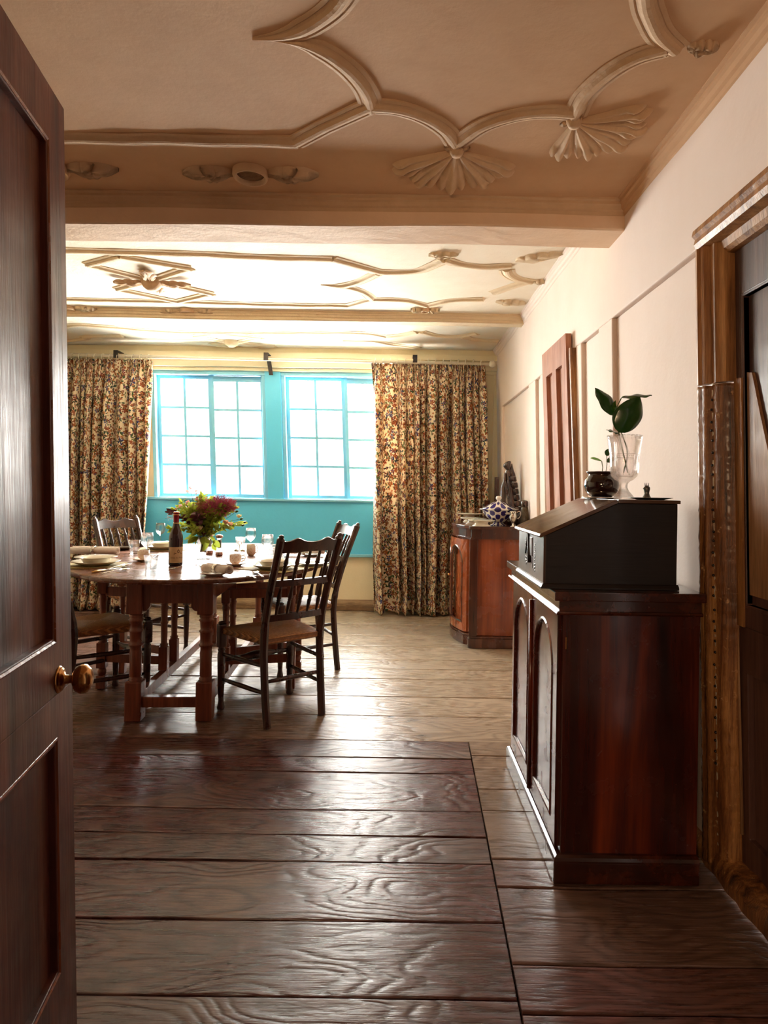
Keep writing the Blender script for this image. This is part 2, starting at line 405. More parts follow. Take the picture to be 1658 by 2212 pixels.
def floormat():
    m, nt, b = newmat('worn_elm_floorboards')
    co = coords(nt)
    at = node(nt, 'ShaderNodeAttribute'); at.attribute_name = 'brd'; rnd = at.outputs['Fac']
    comb = node(nt, 'ShaderNodeCombineXYZ'); L(nt, math_(nt, 'MULTIPLY', rnd, 37.0), comb.inputs[0]); L(nt, math_(nt, 'MULTIPLY', rnd, 91.0), comb.inputs[1])
    va = node(nt, 'ShaderNodeVectorMath', operation='ADD'); L(nt, co, va.inputs[0]); L(nt, comb.outputs[0], va.inputs[1])
    v = va.outputs[0]
    # cathedral grain: rings from a warped cross coordinate
    warp = noise(nt, mapping(nt, v, (1.1, 2.6, 1)), 1.25, 2, 0.4)
    sep = node(nt, 'ShaderNodeSeparateXYZ'); L(nt, v, sep.inputs[0])
    fine = noise(nt, mapping(nt, v, (1.5, 8, 1)), 3, 4, 0.55)
    q = math_(nt, 'ADD', math_(nt, 'MULTIPLY', sep.outputs[1], 40.0), math_(nt, 'MULTIPLY', warp, 120.0))
    q = math_(nt, 'ADD', q, math_(nt, 'MULTIPLY', fine, 9.0))
    ring = math_(nt, 'ADD', math_(nt, 'MULTIPLY', math_(nt, 'SINE', q), 0.5), 0.5)
    ring = math_(nt, 'POWER', ring, 2.0)
    streak = noise(nt, mapping(nt, v, (2.0, 60, 1)), 2.5, 5, 0.65)
    patch = noise(nt, v, 1.7, 6, 0.6)
    sx = node(nt, 'ShaderNodeSeparateXYZ'); L(nt, co, sx.inputs[0])
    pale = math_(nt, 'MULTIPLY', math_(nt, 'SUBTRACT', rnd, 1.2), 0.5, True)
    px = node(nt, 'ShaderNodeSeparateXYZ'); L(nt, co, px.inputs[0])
    glare_ramp = ramp(nt, math_(nt, 'ADD', px.outputs[0], math_(nt, 'ADD', math_(nt, 'MULTIPLY', px.outputs[1], 0.28), math_(nt, 'MULTIPLY', patch, 0.9))), [(0.0, 0.0), (1.0, 1.0)])
    glare_mr = node(nt, 'ShaderNodeMapRange'); glare_mr.inputs[1].default_value = 1.4; glare_mr.inputs[2].default_value = 2.7; glare_mr.inputs[3].default_value = 0.2; glare_mr.inputs[4].default_value = 1.0
    L(nt, math_(nt, 'ADD', px.outputs[0], math_(nt, 'ADD', math_(nt, 'MULTIPLY', px.outputs[1], 0.62), math_(nt, 'MULTIPLY', patch, 0.9))), glare_mr.inputs[0])  # board paleness rising towards window and wall: window glare painted into the colour
    pale = math_(nt, 'MULTIPLY', pale, glare_mr.outputs[0])
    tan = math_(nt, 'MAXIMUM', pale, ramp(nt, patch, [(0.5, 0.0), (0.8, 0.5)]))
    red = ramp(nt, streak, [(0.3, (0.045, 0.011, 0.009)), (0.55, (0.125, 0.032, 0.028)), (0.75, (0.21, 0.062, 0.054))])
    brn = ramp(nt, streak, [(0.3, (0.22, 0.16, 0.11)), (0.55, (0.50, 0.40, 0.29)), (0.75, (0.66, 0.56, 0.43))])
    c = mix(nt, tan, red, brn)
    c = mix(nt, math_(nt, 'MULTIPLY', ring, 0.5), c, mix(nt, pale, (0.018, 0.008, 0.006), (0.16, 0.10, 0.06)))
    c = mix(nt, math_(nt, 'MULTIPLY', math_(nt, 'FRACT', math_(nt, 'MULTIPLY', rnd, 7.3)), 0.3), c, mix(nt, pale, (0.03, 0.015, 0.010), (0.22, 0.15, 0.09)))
    knots = node(nt, 'ShaderNodeTexVoronoi'); knots.inputs['Scale'].default_value = 2.2; L(nt, mapping(nt, v, (1, 1.6, 1)), knots.inputs['Vector'])
    kn = ramp(nt, knots.outputs['Distance'], [(0.02, 1.0), (0.06, 0.0)])
    c = mix(nt, kn, c, (0.01, 0.005, 0.004))
    dark = ramp(nt, noise(nt, co, 2.3, 8, 0.7), [(0.60, 0.0), (0.72, 0.8)])
    c = mix(nt, dark, c, (0.02, 0.010, 0.008))
    L(nt, c, b.inputs['Base Color'])
    rg = ramp(nt, math_(nt, 'ADD', math_(nt, 'MULTIPLY', patch, 0.6), math_(nt, 'MULTIPLY', streak, 0.4)), [(0.35, 0.19), (0.65, 0.37)])
    L(nt, rg, b.inputs['Roughness']); b.inputs['Specular IOR Level'].default_value = 0.6
    h = math_(nt, 'ADD', math_(nt, 'MULTIPLY', ring, -0.6), math_(nt, 'MULTIPLY', streak, 0.6))
    h = math_(nt, 'ADD', h, math_(nt, 'MULTIPLY', noise(nt, mapping(nt, v, (1, 2.5, 1)), 5, 4), 2.5))
    bump(nt, b, h, 0.38, 0.005)
    return m
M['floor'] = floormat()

def curtainmat():
    m, nt, b = newmat('floral_printed_curtain')
    tc = node(nt, 'ShaderNodeTexCoord'); uv = tc.outputs['UV']
    base = (0.82, 0.70, 0.50); col = base
    colr = base
    def flowers(scale, pal, size, petals, seed, col, edge=None, stretch=(1, 1, 1), depth=0.35):
        v = mapping(nt, uv, stretch, (seed, seed * 1.7, 0))
        vo = node(nt, 'ShaderNodeTexVoronoi'); vo.voronoi_dimensions = '2D'; vo.inputs['Scale'].default_value = scale; vo.inputs['Randomness'].default_value = 0.85
        L(nt, v, vo.inputs['Vector'])
        sv = node(nt, 'ShaderNodeVectorMath', operation='SCALE'); sv.inputs['Scale'].default_value = scale; L(nt, v, sv.inputs[0])
        # vector to the cell centre
        d = node(nt, 'ShaderNodeVectorMath', operation='SUBTRACT'); L(nt, v, d.inputs[0]); L(nt, vo.outputs['Position'], d.inputs[1])
        s = node(nt, 'ShaderNodeSeparateXYZ'); L(nt, d.outputs[0], s.inputs[0])
        ang = math_(nt, 'ARCTAN2', s.outputs[1], s.outputs[0])
        sc_ = node(nt, 'ShaderNodeSeparateColor'); L(nt, vo.outputs['Color'], sc_.inputs[0])
        a2 = math_(nt, 'ADD', math_(nt, 'MULTIPLY', ang, float(petals)), math_(nt, 'MULTIPLY', sc_.outputs[1], 6.28))
        rad = math_(nt, 'ADD', size * (1 - depth), math_(nt, 'MULTIPLY', math_(nt, 'SINE', a2), size * depth))
        rad = math_(nt, 'MULTIPLY', rad, math_(nt, 'ADD', 0.6, math_(nt, 'MULTIPLY', sc_.outputs[2], 0.6)))
        dist = vo.outputs['Distance']
        inside = math_(nt, 'LESS_THAN', dist, rad)
        pc = ramp(nt, sc_.outputs[0], pal, 'CONSTANT')
        core = math_(nt, 'LESS_THAN', dist, math_(nt, 'MULTIPLY', rad, 0.35))
        pc = mix(nt, core, pc, edge or (0.10, 0.03, 0.02))
        return mix(nt, inside, col, pc)
    green = [(0.0, (0.05, 0.09, 0.03)), (0.4, (0.02, 0.05, 0.03)), (0.7, (0.14, 0.17, 0.05))]
    col = flowers(15, green, 0.42, 3, 1.3, col, (0.03, 0.05, 0.02), (1, 0.6, 1), 0.6)
    col = flowers(19, green, 0.40, 2, 5.1, col, (0.03, 0.05, 0.02), (0.7, 1.0, 1), 0.8)
    pal = [(0.0, (0.30, 0.05, 0.02)), (0.3, (0.42, 0.13, 0.03)), (0.52, (0.20, 0.03, 0.03)), (0.68, (0.04, 0.06, 0.20)), (0.82, (0.22, 0.08, 0.03)), (0.92, (0.15, 0.03, 0.10))]
    col = flowers(14, pal, 0.36, 5, 2.9, col, (0.50, 0.30, 0.10), (1, 1, 1), 0.3)
    col = flowers(26, pal, 0.36, 5, 7.7, col, (0.45, 0.25, 0.08), (1, 1, 1), 0.25)
    big = [(0.0, (0.25, 0.07, 0.02)), (0.35, (0.03, 0.05, 0.03)), (0.6, (0.34, 0.10, 0.02)), (0.8, (0.03, 0.04, 0.16))]
    col = flowers(6.5, big, 0.27, 4, 4.4, col, (0.05, 0.03, 0.03), (1.2, 0.9, 1), 0.55)
    L(nt, col, b.inputs['Base Color']); b.inputs['Roughness'].default_value = 0.85
    bump(nt, b, noise(nt, uv, 400, 2), 0.1, 0.002)
    out = nt.nodes['Material Output']
    t = node(nt, 'ShaderNodeBsdfTranslucent'); L(nt, col, t.inputs[0])
    x = node(nt, 'ShaderNodeMixShader'); x.inputs[0].default_value = 0.22
    L(nt, b.outputs[0], x.inputs[1]); L(nt, t.outputs[0], x.inputs[2]); L(nt, x.outputs[0], out.inputs[0])
    return m
M['curtain'] = curtainmat()

def rushmat():
    m, nt, b = newmat('woven_rush')
    co = coords(nt)
    sep = node(nt, 'ShaderNodeSeparateXYZ'); L(nt, co, sep.inputs[0])
    ax = math_(nt, 'ABSOLUTE', sep.outputs[0]); ay = math_(nt, 'ABSOLUTE', sep.outputs[1])
    side = math_(nt, 'GREATER_THAN', math_(nt, 'MULTIPLY', ax, 0.9), ay)
    # in the side triangles strands run front-to-back ... else across
    w = math_(nt, 'ADD', math_(nt, 'MULTIPLY', side, ax), math_(nt, 'MULTIPLY', math_(nt, 'SUBTRACT', 1.0, side), ay))
    wn = math_(nt, 'ADD', w, math_(nt, 'MULTIPLY', noise(nt, co, 18, 3), 0.0018))
    s = math_(nt, 'SINE', math_(nt, 'MULTIPLY', wn, 900.0))
    c = ramp(nt, math_(nt, 'ADD', noise(nt, co, 60, 6, 0.75), math_(nt, 'MULTIPLY', side, 0.07)), [(0.3, (0.26, 0.09, 0.024)), (0.5, (0.48, 0.20, 0.06)), (0.7, (0.66, 0.34, 0.13))])
    c = mix(nt, ramp(nt, s, [(0.0, 0.55), (0.5, 0.0)]), c, (0.05, 0.018, 0.008))
    L(nt, c, b.inputs['Base Color']); b.inputs['Roughness'].default_value = 0.42
    bump(nt, b, s, 0.5, 0.004)
    return m
M['rush'] = rushmat()

def tureenmat():
    m, nt, b = newmat('blue_and_white_pattern_china')
    co = coords(nt); s = node(nt, 'ShaderNodeSeparateXYZ'); L(nt, co, s.inputs[0])
    ang = math_(nt, 'ARCTAN2', s.outputs[1], s.outputs[0])
    z = s.outputs[2]
    a = math_(nt, 'SINE', math_(nt, 'MULTIPLY', ang, 8.0))
    zb = math_(nt, 'SINE', math_(nt, 'MULTIPLY', z, 105.0))
    f = math_(nt, 'ADD', math_(nt, 'MULTIPLY', a, zb), math_(nt, 'MULTIPLY', math_(nt, 'COSINE', math_(nt, 'MULTIPLY', ang, 16.0)), 0.35))
    fac = ramp(nt, f, [(0.22, 1.0), (0.30, 0.0)], 'LINEAR')
    c = mix(nt, fac, (0.80, 0.76, 0.70), (0.03, 0.02, 0.16))
    L(nt, c, b.inputs['Base Color']); b.inputs['Roughness'].default_value = 0.1; b.inputs['Coat Weight'].default_value = 0.4
    return m
M['tureen'] = tureenmat()
def floralchina():
    m, nt, b = newmat('cream_china_with_rust_blossom')
    co = coords(nt)
    f = ramp(nt, noise(nt, co, 95, 3, 0.7, 1.5), [(0.57, 0.0), (0.62, 1.0)])
    c = mix(nt, f, (0.88, 0.78, 0.68), (0.55, 0.13, 0.04))
    L(nt, c, b.inputs['Base Color']); b.inputs['Roughness'].default_value = 0.15; b.inputs['Coat Weight'].default_value = 0.3
    return m
M['chinafloral'] = floralchina()

# ================================================================ structure
def struct(o): o['kind'] = 'structure'; return o
def XW(z): return 1.04 - 0.028 * z
YB = 6.45
# --- floor: individual boards in one mesh, dark void beneath
def seam(y): return 0.30 + (y - 1.46) * 0.033
def build_floor():
    mb = MB(); mb.fa = []
    def board(x0f, x1f, ya, yb, z0, val, nx=40):
        tilt = random.uniform(-0.0025, 0.0025); ph = random.random() * 9; crown = random.uniform(0.0003, 0.0016)
        g = 0.0024
        prof = [(0, -0.02), (0, -0.003), (0.004, -.0008), (0.014, 0), (0.035, 0), (0.5, crown * .5), (0.965, 0), (0.986, 0), (0.996, -.0008), (1, -0.003), (1, -0.02)]
        st = len(mb.v); m = len(prof)
        for i in range(nx + 1):
            t = i / nx
            for j, (u, h) in enumerate(prof):
                y = ya + g + (yb - ya - 2 * g) * u
                w = 0.0015 * math.sin(t * 11 + ph) + 0.001 * math.sin(t * 37 + ph * 2) + 0.0008 * random.random()
                if u < 0.01: y += abs(w)
                if u > 0.99: y -= abs(w) * 0.6
                x = x0f(y) + (x1f(y) - x0f(y)) * t
                mb.v.append(Vector((x, y, z0 + h + tilt * (u - .5) + 0.0015 * math.sin(t * 7 + ph))))
        for i in range(nx):
            for j in range(m - 1):
                a = st + i * m + j
                mb.f.append([a, a + m, a + m + 1, a + 1]); mb.sm.append(True); mb.fa.append(val)
        for e in (0, nx):
            q = len(mb.v); mb.v += [mb.v[st + e * m + j].copy() for j in range(m)]
            mb.f.append([q + j for j in range(m)]); mb.sm.append(False); mb.fa.append(val)
    XL = -3.75; XR = 1.06
    near = [-2.6, -2.2, -1.8, -1.4, -1.0, -0.65, -0.3, 0.05, 0.35, 0.66, 0.98, 1.27, 1.533, 1.805, 2.092, 2.252, 2.431, 2.754, 2.907, 3.111]
    for a, b in zip(near[:-1], near[1:]):
        if a < 0.3: board(lambda y: -1.25, lambda y: 1.05, a, b, -0.004, random.random(), 10)
        else:
            # a broken joint somewhere along the long boards
            jx = random.uniform(-2.6, -1.3)
            board(lambda y: XL, lambda y, j=jx: j, a, b, -0.004, random.random(), 14)
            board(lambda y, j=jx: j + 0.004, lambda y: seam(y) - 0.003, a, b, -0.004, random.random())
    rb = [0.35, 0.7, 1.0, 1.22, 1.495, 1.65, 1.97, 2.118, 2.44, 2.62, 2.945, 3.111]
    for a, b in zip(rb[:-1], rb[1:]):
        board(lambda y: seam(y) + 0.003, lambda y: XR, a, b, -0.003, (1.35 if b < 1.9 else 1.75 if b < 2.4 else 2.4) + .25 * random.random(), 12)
    far = [3.111, 3.45, 3.77, 4.127, 4.352, 4.59, 4.97, 5.367, 5.8, 6.15, 6.5]
    for a, b in zip(far[:-1], far[1:]):
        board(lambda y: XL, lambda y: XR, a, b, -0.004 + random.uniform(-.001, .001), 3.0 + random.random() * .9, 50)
    mb.box(XL, XR, -2.6, 6.5, -0.06, -0.03)
    mb.fa += [0.9] * 6
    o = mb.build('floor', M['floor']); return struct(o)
build_floor()

# --- ceiling in three bays
Z1, Z2, Z3 = 2.45, 2.56, 2.58
def slab(name, x0, x1, y0, y1, z, mat, nx=30, ny=16, amp=0.003):
    mb = MB(); st = 0
    for i in range(nx + 1):
        for j in range(ny + 1):
            x = x0 + (x1 - x0) * i / nx; y = y0 + (y1 - y0) * j / ny
            mb.v.append(Vector((x, y, z + amp * math.sin(x * 2.3 + y) * math.sin(y * 3.1 + 1))))
    for i in range(nx):
        for j in range(ny):
            a = i * (ny + 1) + j
            mb.f.append([a, a + 1, a + ny + 2, a + ny + 1]); mb.sm.append(True)
    mb.box(x0, x1, y0, y1, z + 0.03, z + 0.12)
    o = mb.build(name, mat); return struct(o)
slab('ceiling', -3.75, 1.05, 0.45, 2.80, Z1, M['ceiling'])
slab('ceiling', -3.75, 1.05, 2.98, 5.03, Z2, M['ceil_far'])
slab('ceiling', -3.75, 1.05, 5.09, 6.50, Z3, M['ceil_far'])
# main beam, with a wavering lower edge
def beam(name, y0, y1, zb, zt, amp, mat):
    mb = MB(); nx = 40
    for i in range(nx + 1):
        x = -3.75 + 4.75 * i / nx
        w = amp * (math.sin(x * 2.1 + 1) + 0.5 * math.sin(x * 5.3))
        for (y, z) in ((y0, zt), (y0, zb + w + 0.008), (y0 + 0.008, zb + w), (y1 - 0.012, zb + w * .7), (y1, zb + w * .7 + 0.012), (y1, zt)):
            mb.v.append(Vector((x, y, z)))
    for i in range(nx):
        for j in range(6):
            a = i * 6 + j; b = i * 6 + (j + 1) % 6
            mb.f.append([a, b, b + 6, a + 6]); mb.sm.append(j in (1, 3))
    mb.f.append(list(range(6))); mb.sm.append(False)
    mb.f.append([nx * 6 + k for k in range(6)]); mb.sm.append(False)
    return struct(mb.build(name, mat))
beam('trim_1', 2.78, 3.00, 2.33, 2.70, 0.006, M['beam'])
beam('trim_2', 5.00, 5.12, 2.495, 2.70, 0.003, M['rib_pale'])
cprof = [(0, 0), (0.052, 0), (0.052, 0.010), (0.040, 0.016), (0.040, 0.028), (0.030, 0.034), (0.024, 0.050), (0.012, 0.056), (0.008, 0.072), (0.0, 0.076)]
def cornice(name, y, z, mat, s=1.0, flip=1, x0=-3.75, x1=1.0):
    n = 40; path = [(x0 + (x1 - x0) * i / n, y + 0.002 * math.sin(i * .9), z + 0.003 * math.sin(i * .6)) for i in range(n + 1)]
    mb = MB(); mb.sweep(path, [(flip * u * s, d * s) for u, d in cprof]); return struct(mb.build(name, mat))
cornice('trim_3', 2.785, Z1 + 0.004, M['rib'], 0.85, -1)
cornice('trim_4', 5.005, Z2 + 0.004, M['rib_pale'], 0.85, -1)
# plain cornice where the ceiling meets the far-side wall
def wallcornice(name, ya, yb, z, mat):
    mb = MB(); n = 16
    mb.sweep([(XW(z) - 0.020, ya + (yb - ya) * i / n, z + 0.004 + .003 * math.sin(i)) for i in range(n + 1)], [(u * 0.8, d * 0.85) for u, d in cprof])
    return struct(mb.build(name, mat))
wallcornice('trim_5', 0.5, 2.78, Z1, M['ceiling'])
wallcornice('trim_6', 3.0, 5.0, Z2, M['wall'])
wallcornice('trim_7', 5.12, 6.45, Z3, M['wall'])

# --- plaster ribs on the ceiling
rprof = [(-1, 0), (-1, .35), (-.72, .5), (-.62, .38), (-.45, .55), (-.25, .95), (0, 1.05), (.25, .95), (.45, .55), (.62, .38), (.72, .5), (1, .35), (1, 0)]
def rib(mb, pix, z, w=0.035, h=0.020, curved=True, n=7, t0=0, t1=0):
    pts = [atz(x, y, z) for x, y in pix]
    P = arc(pts, n) if curved and len(pts) > 2 else pts
    out = [P[0]]
    for p in P[1:]:
        if (p - out[-1]).length > 0.012: out.append(p)
    for p in out: p.z = z + 0.004 + 0.0015 * math.sin(p.x * 20)
    sc_ = None
    if t0 or t1:
        sc_ = [min(1.0, .06 + (p - out[0]).length / t0 if t0 else 1.0, .06 + (p - out[-1]).length / t1 if t1 else 1.0) for p in out]
    mb.sweep(out, [(u * w, d * h) for u, d in rprof], scl=sc_)
mb = MB(); W1 = 0.040
rib(mb, [(60, 294), (133, 298), (330, 300), (500, 304), (640, 307)], Z1, W1)
rib(mb, [(636, 308), (700, 275), (800, 228)], Z1, W1, curved=False)
rib(mb, [(803, 236), (790, 195), (755, 152), (700, 112), (650, 93), (590, 84)], Z1, W1, t1=.14)
rib(mb, [(545, 82), (600, 78), (650, 65), (700, 35), (735, 0), (765, -60), (785, -180), (790, -400)], Z1, W1, t0=.16)
rib(mb, [(800, 228), (860, 234), (920, 255), (965, 284), (985, 312)], Z1, W1)
rib(mb, [(983, 312), (1040, 272), (1110, 250), (1180, 241), (1240, 243)], Z1, W1)
rib(mb, [(1240, 250), (1262, 205), (1310, 160), (1370, 125), (1440, 104)], Z1, W1)
rib(mb, [(1460, 108), (1425, 75), (1405, 35), (1395, 0), (1392, -60), (1400, -200), (1430, -420)], Z1, W1)
struct(mb.build('trim_8', M['rib']))
mb = MB(); W2 = 0.05
rib(mb, [(60, 538), (133, 541), (420, 549), (560, 556), (719, 560)], Z2, W2)
rib(mb, [(717, 559), (818, 587)], Z2, W2)
rib(mb, [(816, 587), (860, 588), (903, 585), (935, 573), (958, 562)], Z2, W2)
rib(mb, [(960, 561), (994, 571), (1041, 576), (1104, 574)], Z2, W2)
rib(mb, [(815, 590), (777, 608), (737, 617), (692, 615)], Z2, W2, t1=.16)
rib(mb, [(735, 617), (765, 624), (790, 635), (806, 650)], Z2, W2)
rib(mb, [(60, 643), (133, 646), (400, 652), (600, 658), (755, 660)], Z2, W2)
rib(mb, [(753, 660), (802, 647)], Z2, W2)
rib(mb, [(800, 647), (867, 648), (921, 660)], Z2, W2)
rib(mb, [(928, 659), (976, 649), (1043, 646)], Z2, W2)
rib(mb, [(1066, 632), (1100, 620), (1142, 607)], Z2, W2)
rib(mb, [(1148, 609), (1115, 602), (1098, 592), (1094, 582)], Z2, W2)
for q in ([(190, 571), (259, 553), (410, 579), (328, 606)], [(254, 624), (328, 605), (457, 634), (384, 651)]):
    for a, b in zip(q, q[1:] + q[:1]): rib(mb, [a, b], Z2, 0.042)
struct(mb.build('trim_9', M['rib_pale']))
mb = MB()
rib(mb, [(120, 709), (160, 702), (216, 704), (370, 716), (520, 718), (697, 718), (780, 719), (833, 727)], Z3, 0.05, 0.02)
rib(mb, [(833, 727), (870, 723), (900, 717)], Z3, 0.05, 0.02)
rib(mb, [(910, 716), (940, 724), (985, 727), (1030, 720)], Z3, 0.05, 0.02)
rib(mb, [(740, 735), (800, 736), (845, 743), (905, 752)], Z3, 0.05, 0.02)
rib(mb, [(998, 727), (1030, 734), (1075, 736)], Z3, 0.05, 0.02)
rib(mb, [(130, 737), (180, 732), (190, 726), (265, 725)], Z3, 0.05, 0.02)
for q in ([(420, 726), (470, 719), (562, 729), (505, 741)], [(458, 744), (500, 738), (592, 747), (540, 754)]):
    for a, b in zip(q, q[1:] + q[:1]): rib(mb, [a, b], Z3, 0.05, 0.02)
struct(mb.build('trim_10', M['rib_pale']))

# --- plaster ornaments (shells, buds, leaf sprays): real relief on the ceiling
def leafshape(mb, cx, cy, z, ang, ln, wd, lobes=3, h=0.042):
    # lobed acanthus leaf lying under the ceiling plane
    n = 40; ns = 9; vs = []; fs = []
    for i in range(n + 1):
        t = i / n
        w = wd * (math.sin(PI * min(1, t * 1.02)) ** 0.5) * (0.55 + 0.45 * abs(math.sin(t * PI * lobes + .35)) ** .6) if 0 < t < 1 else 0.004
        for j in range(ns):
            s = (j / (ns - 1) * 2 - 1)
            x = t * ln; y = s * w
            d = h * (1 - abs(s) ** 4) * (0.55 + 0.45 * math.sin(PI * t)) * (0.62 + 0.38 * math.cos(s * 9 + t * 5 * (1 if s > 0 else -1)))
            X = cx + x * math.cos(ang) - y * math.sin(ang); Y = cy + x * math.sin(ang) + y * math.cos(ang)
            vs.append((X, Y, z + 0.003 - d))
    for i in range(n):
        for j in range(ns - 1):
            a = i * ns + j; fs.append((a, a + 1, a + ns + 1, a + ns))
    mb.add(vs, fs, True)
def shell(pix0, pix1, z, spread, label):
    a = atz(*pix0, z); b = atz(*pix1, z); d = b - a; ln = d.length; th = math.atan2(d.y, d.x)
    root = thing('plaster_shell', label, 'ceiling ornament', a, th, 'shell bosses on the nearer ceiling bay')
    mb = MB(); K = 132; R = 16; vs = []; fs = []
    for i in range(K + 1):
        t = i / K * 2 - 1; an = t * spread
        lobe = abs(math.cos(t * PI * 2.5)) ** .55           # five big lobes, each cleft into fingers
        fing = abs(math.cos(t * PI * 7.5)) ** .5
        edge = ln * (1.02 - .20 * abs(t)) * (.66 + .24 * lobe + .10 * fing)
        for k in range(R + 1):
            r = k / R; rr = .03 * ln + edge * r
            relief = .020 * math.sin(PI * min(1, .10 + r * .9)) ** .5 * (.62 + .38 * math.cos(t * PI * 5)) + .006 * math.cos(t * PI * 15) * r
            relief += .014 * math.exp(-((r - .84) / .09) ** 2) * fing
            if k == R or i in (0, K): relief = -.005
            vs.append((rr * math.cos(an), rr * math.sin(an), -relief - .002))
    for i in range(K):
        for k in range(R):
            q = i * (R + 1) + k; fs.append((q, q + 1, q + R + 2, q + R + 1))
    mb.add(vs, fs, True)
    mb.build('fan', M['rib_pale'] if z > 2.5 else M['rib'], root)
    kn = MB(); kn.lathe([(0, -0.03), (0.018, -0.026), (0.026, -0.012), (0.028, 0.0)], 14)
    for s in (-1, 1): leafshape(kn, 0.0, 0.0, 0, s * 1.9, 0.05, 0.014, 1, 0.02)
    kn.build('knot', M['rib'], root)
shell((986, 322), (972, 412), Z1, 1.2, 'plaster shell boss below the meeting of two curved ribs, nearer the room centre')
shell((1240, 258), (1348, 318), Z1, 1.15, 'plaster shell boss at the rib corner beside the pink wall')
def boss(px, z, W, H, label, name='plaster_leaf_boss', both=True, rough=True, group=None):
    c = atz(*px, z); root = thing(name, label, 'ceiling ornament', c, 0, group)
    S_ = Matrix.Diagonal((W * .13, H * .36, 1, 1))
    mb = MB(); mb.lathe([(0.76, 0.004), (0.76, -0.016), (0.84, -0.028), (0.94, -0.028), (1.0, -0.016), (1.0, 0.006)], 28, S_)
    mb.build('boss', M['rib'], root)
    mb = MB(); mb.lathe([(0, -.020), (.4, -.018), (.8, -.010)], 28, S_); mb.build('boss_centre', M['bossbrown'] if z < 2.5 else M['rib_pale'], root)
    for s in (1, -1):
        lf = MB()
        leafshape(lf, s * W * .12, 0, 0, 0 if s > 0 else PI, W * .38, H * .26, 2)
        leafshape(lf, s * W * .22, 0, 0, (0.5 if s > 0 else PI - 0.5), W * .15, H * .15, 1)
        leafshape(lf, s * W * .22, 0, 0, (-0.5 if s > 0 else PI + 0.5), W * .15, H * .15, 1)
        lf.build('leaf', M['rib'] if z < 2.5 else M['rib_pale'], root)
    return root
boss((541, 371), Z1, 0.54, 0.20, 'oval plaster boss with leaves each side on the nearer ceiling bay')
boss((108, 360), Z1, 0.54, 0.20, 'leafy plaster boss mostly hidden by the brown open door, on the nearer ceiling bay')
gsp = 'small leaf sprays between the rib and the second beam'
boss((405, 669), Z2, 0.46, 0.17, 'small plaster leaf spray below the interlaced diamonds', 'plaster_leaf_spray', group=gsp)
boss((688, 677), Z2, 0.46, 0.17, 'small plaster leaf spray beside the angled end of the straight rib', 'plaster_leaf_spray', group=gsp)
boss((145, 663), Z2, 0.46, 0.17, 'small plaster leaf spray cut off by the edge of the brown open door', 'plaster_leaf_spray', group=gsp)
boss((918, 667), Z2, 0.22, 0.10, 'short plaster leaf spray under the junction of two curved ribs', 'plaster_leaf_spray', group=gsp)
# rosette at the crossing of the diamonds
c = atz(328, 604, Z2)
root = thing('plaster_rosette', 'ochre plaster rosette where the two diamonds cross', 'ceiling ornament', c)
mb = MB(); mb.lathe([(0, -0.075), (0.03, -0.07), (0.055, -0.05), (0.07, -0.02), (0.075, 0.006)], 20); mb.build('boss', M['rib'], root)
for a in (0.1, 1.7, 3.2, 4.9):
    lf = MB(); leafshape(lf, 0.05 * math.cos(a), 0.05 * math.sin(a), -0.02, a, 0.20, 0.055, 3, 0.03); lf.build('leaf', M['rib'], root)
def spray(pa, pb, z, wd, label, name='plaster_leaf'):
    a = atz(*pa, z); b = atz(*pb, z); d = b - a
    o = MB(); leafshape(o, 0, 0, 0, math.atan2(d.y, d.x), d.length, wd, 4, 0.03)
    ob = o.build(name, M['rib_pale'] if z > 2.5 else M['rib']); ob.location = a; tag(ob, label, 'ceiling ornament')
spray((1113, 562), (1216, 546), Z2, 0.075, 'large plaster acanthus leaf next to the main beam and pink wall')
spray((1070, 650), (1136, 654), Z2, 0.07, 'pale plaster leaf above the second beam near the wall')
spray((1150, 608), (1185, 604), Z2, 0.04, 'small plaster bud on the rib corner, between the two leaves')
spray((925, 549), (990, 548), Z2, 0.05, 'plaster leaf half tucked behind the main beam')
spray((1484, 100), (1553, 97), Z1, 0.032, 'plaster acorn bud at the rib point near the top of the pink wall')
c = atz(500, 737, Z3)
root = thing('plaster_rosette', 'pale plaster heart rosette over the window bay', 'ceiling ornament', c)
mb = MB(); mb.lathe([(0, -0.06), (0.03, -0.055), (0.06, -0.03), (0.075, 0.004)], 16); mb.build('boss', M['rib_pale'], root)

# --- walls
def wall_right():
    mb = MB()
    Y0, Y1 = 0.45, 6.6
    dr = (0.95, 2.045)      # doorway in plan
    def q(y0, y1, z0, z1, d, back=0.2):
        vs = [(XW(z) + d, y, z) for z in (z0, z1) for y in (y0, y1)] + [(XW(z) + back, y, z) for z in (z0, z1) for y in (y0, y1)]
        mb.add(vs, [(0, 1, 3, 2), (4, 6, 7, 5), (0, 2, 6, 4), (1, 5, 7, 3), (2, 3, 7, 6), (0, 4, 5, 1)])
    TOP = 2.0
    q(dr[1], Y1, 0, TOP, 0.0)
    q(Y0, dr[0], 0, TOP, 0.0)
    q(Y0, Y1, TOP, 2.75, -0.022)          # upper field stands proud
    for (a, b) in ((2.96, 3.16), (3.46, 3.56), (4.36, 4.46), (4.62, 4.86)): q(a, b, 0, TOP + 0.001, -0.022)
    q(6.1, Y1, 0, TOP + .1, -0.022)
    return struct(mb.build('wall_right', M['wall'], None, 0.006))
wall_right()
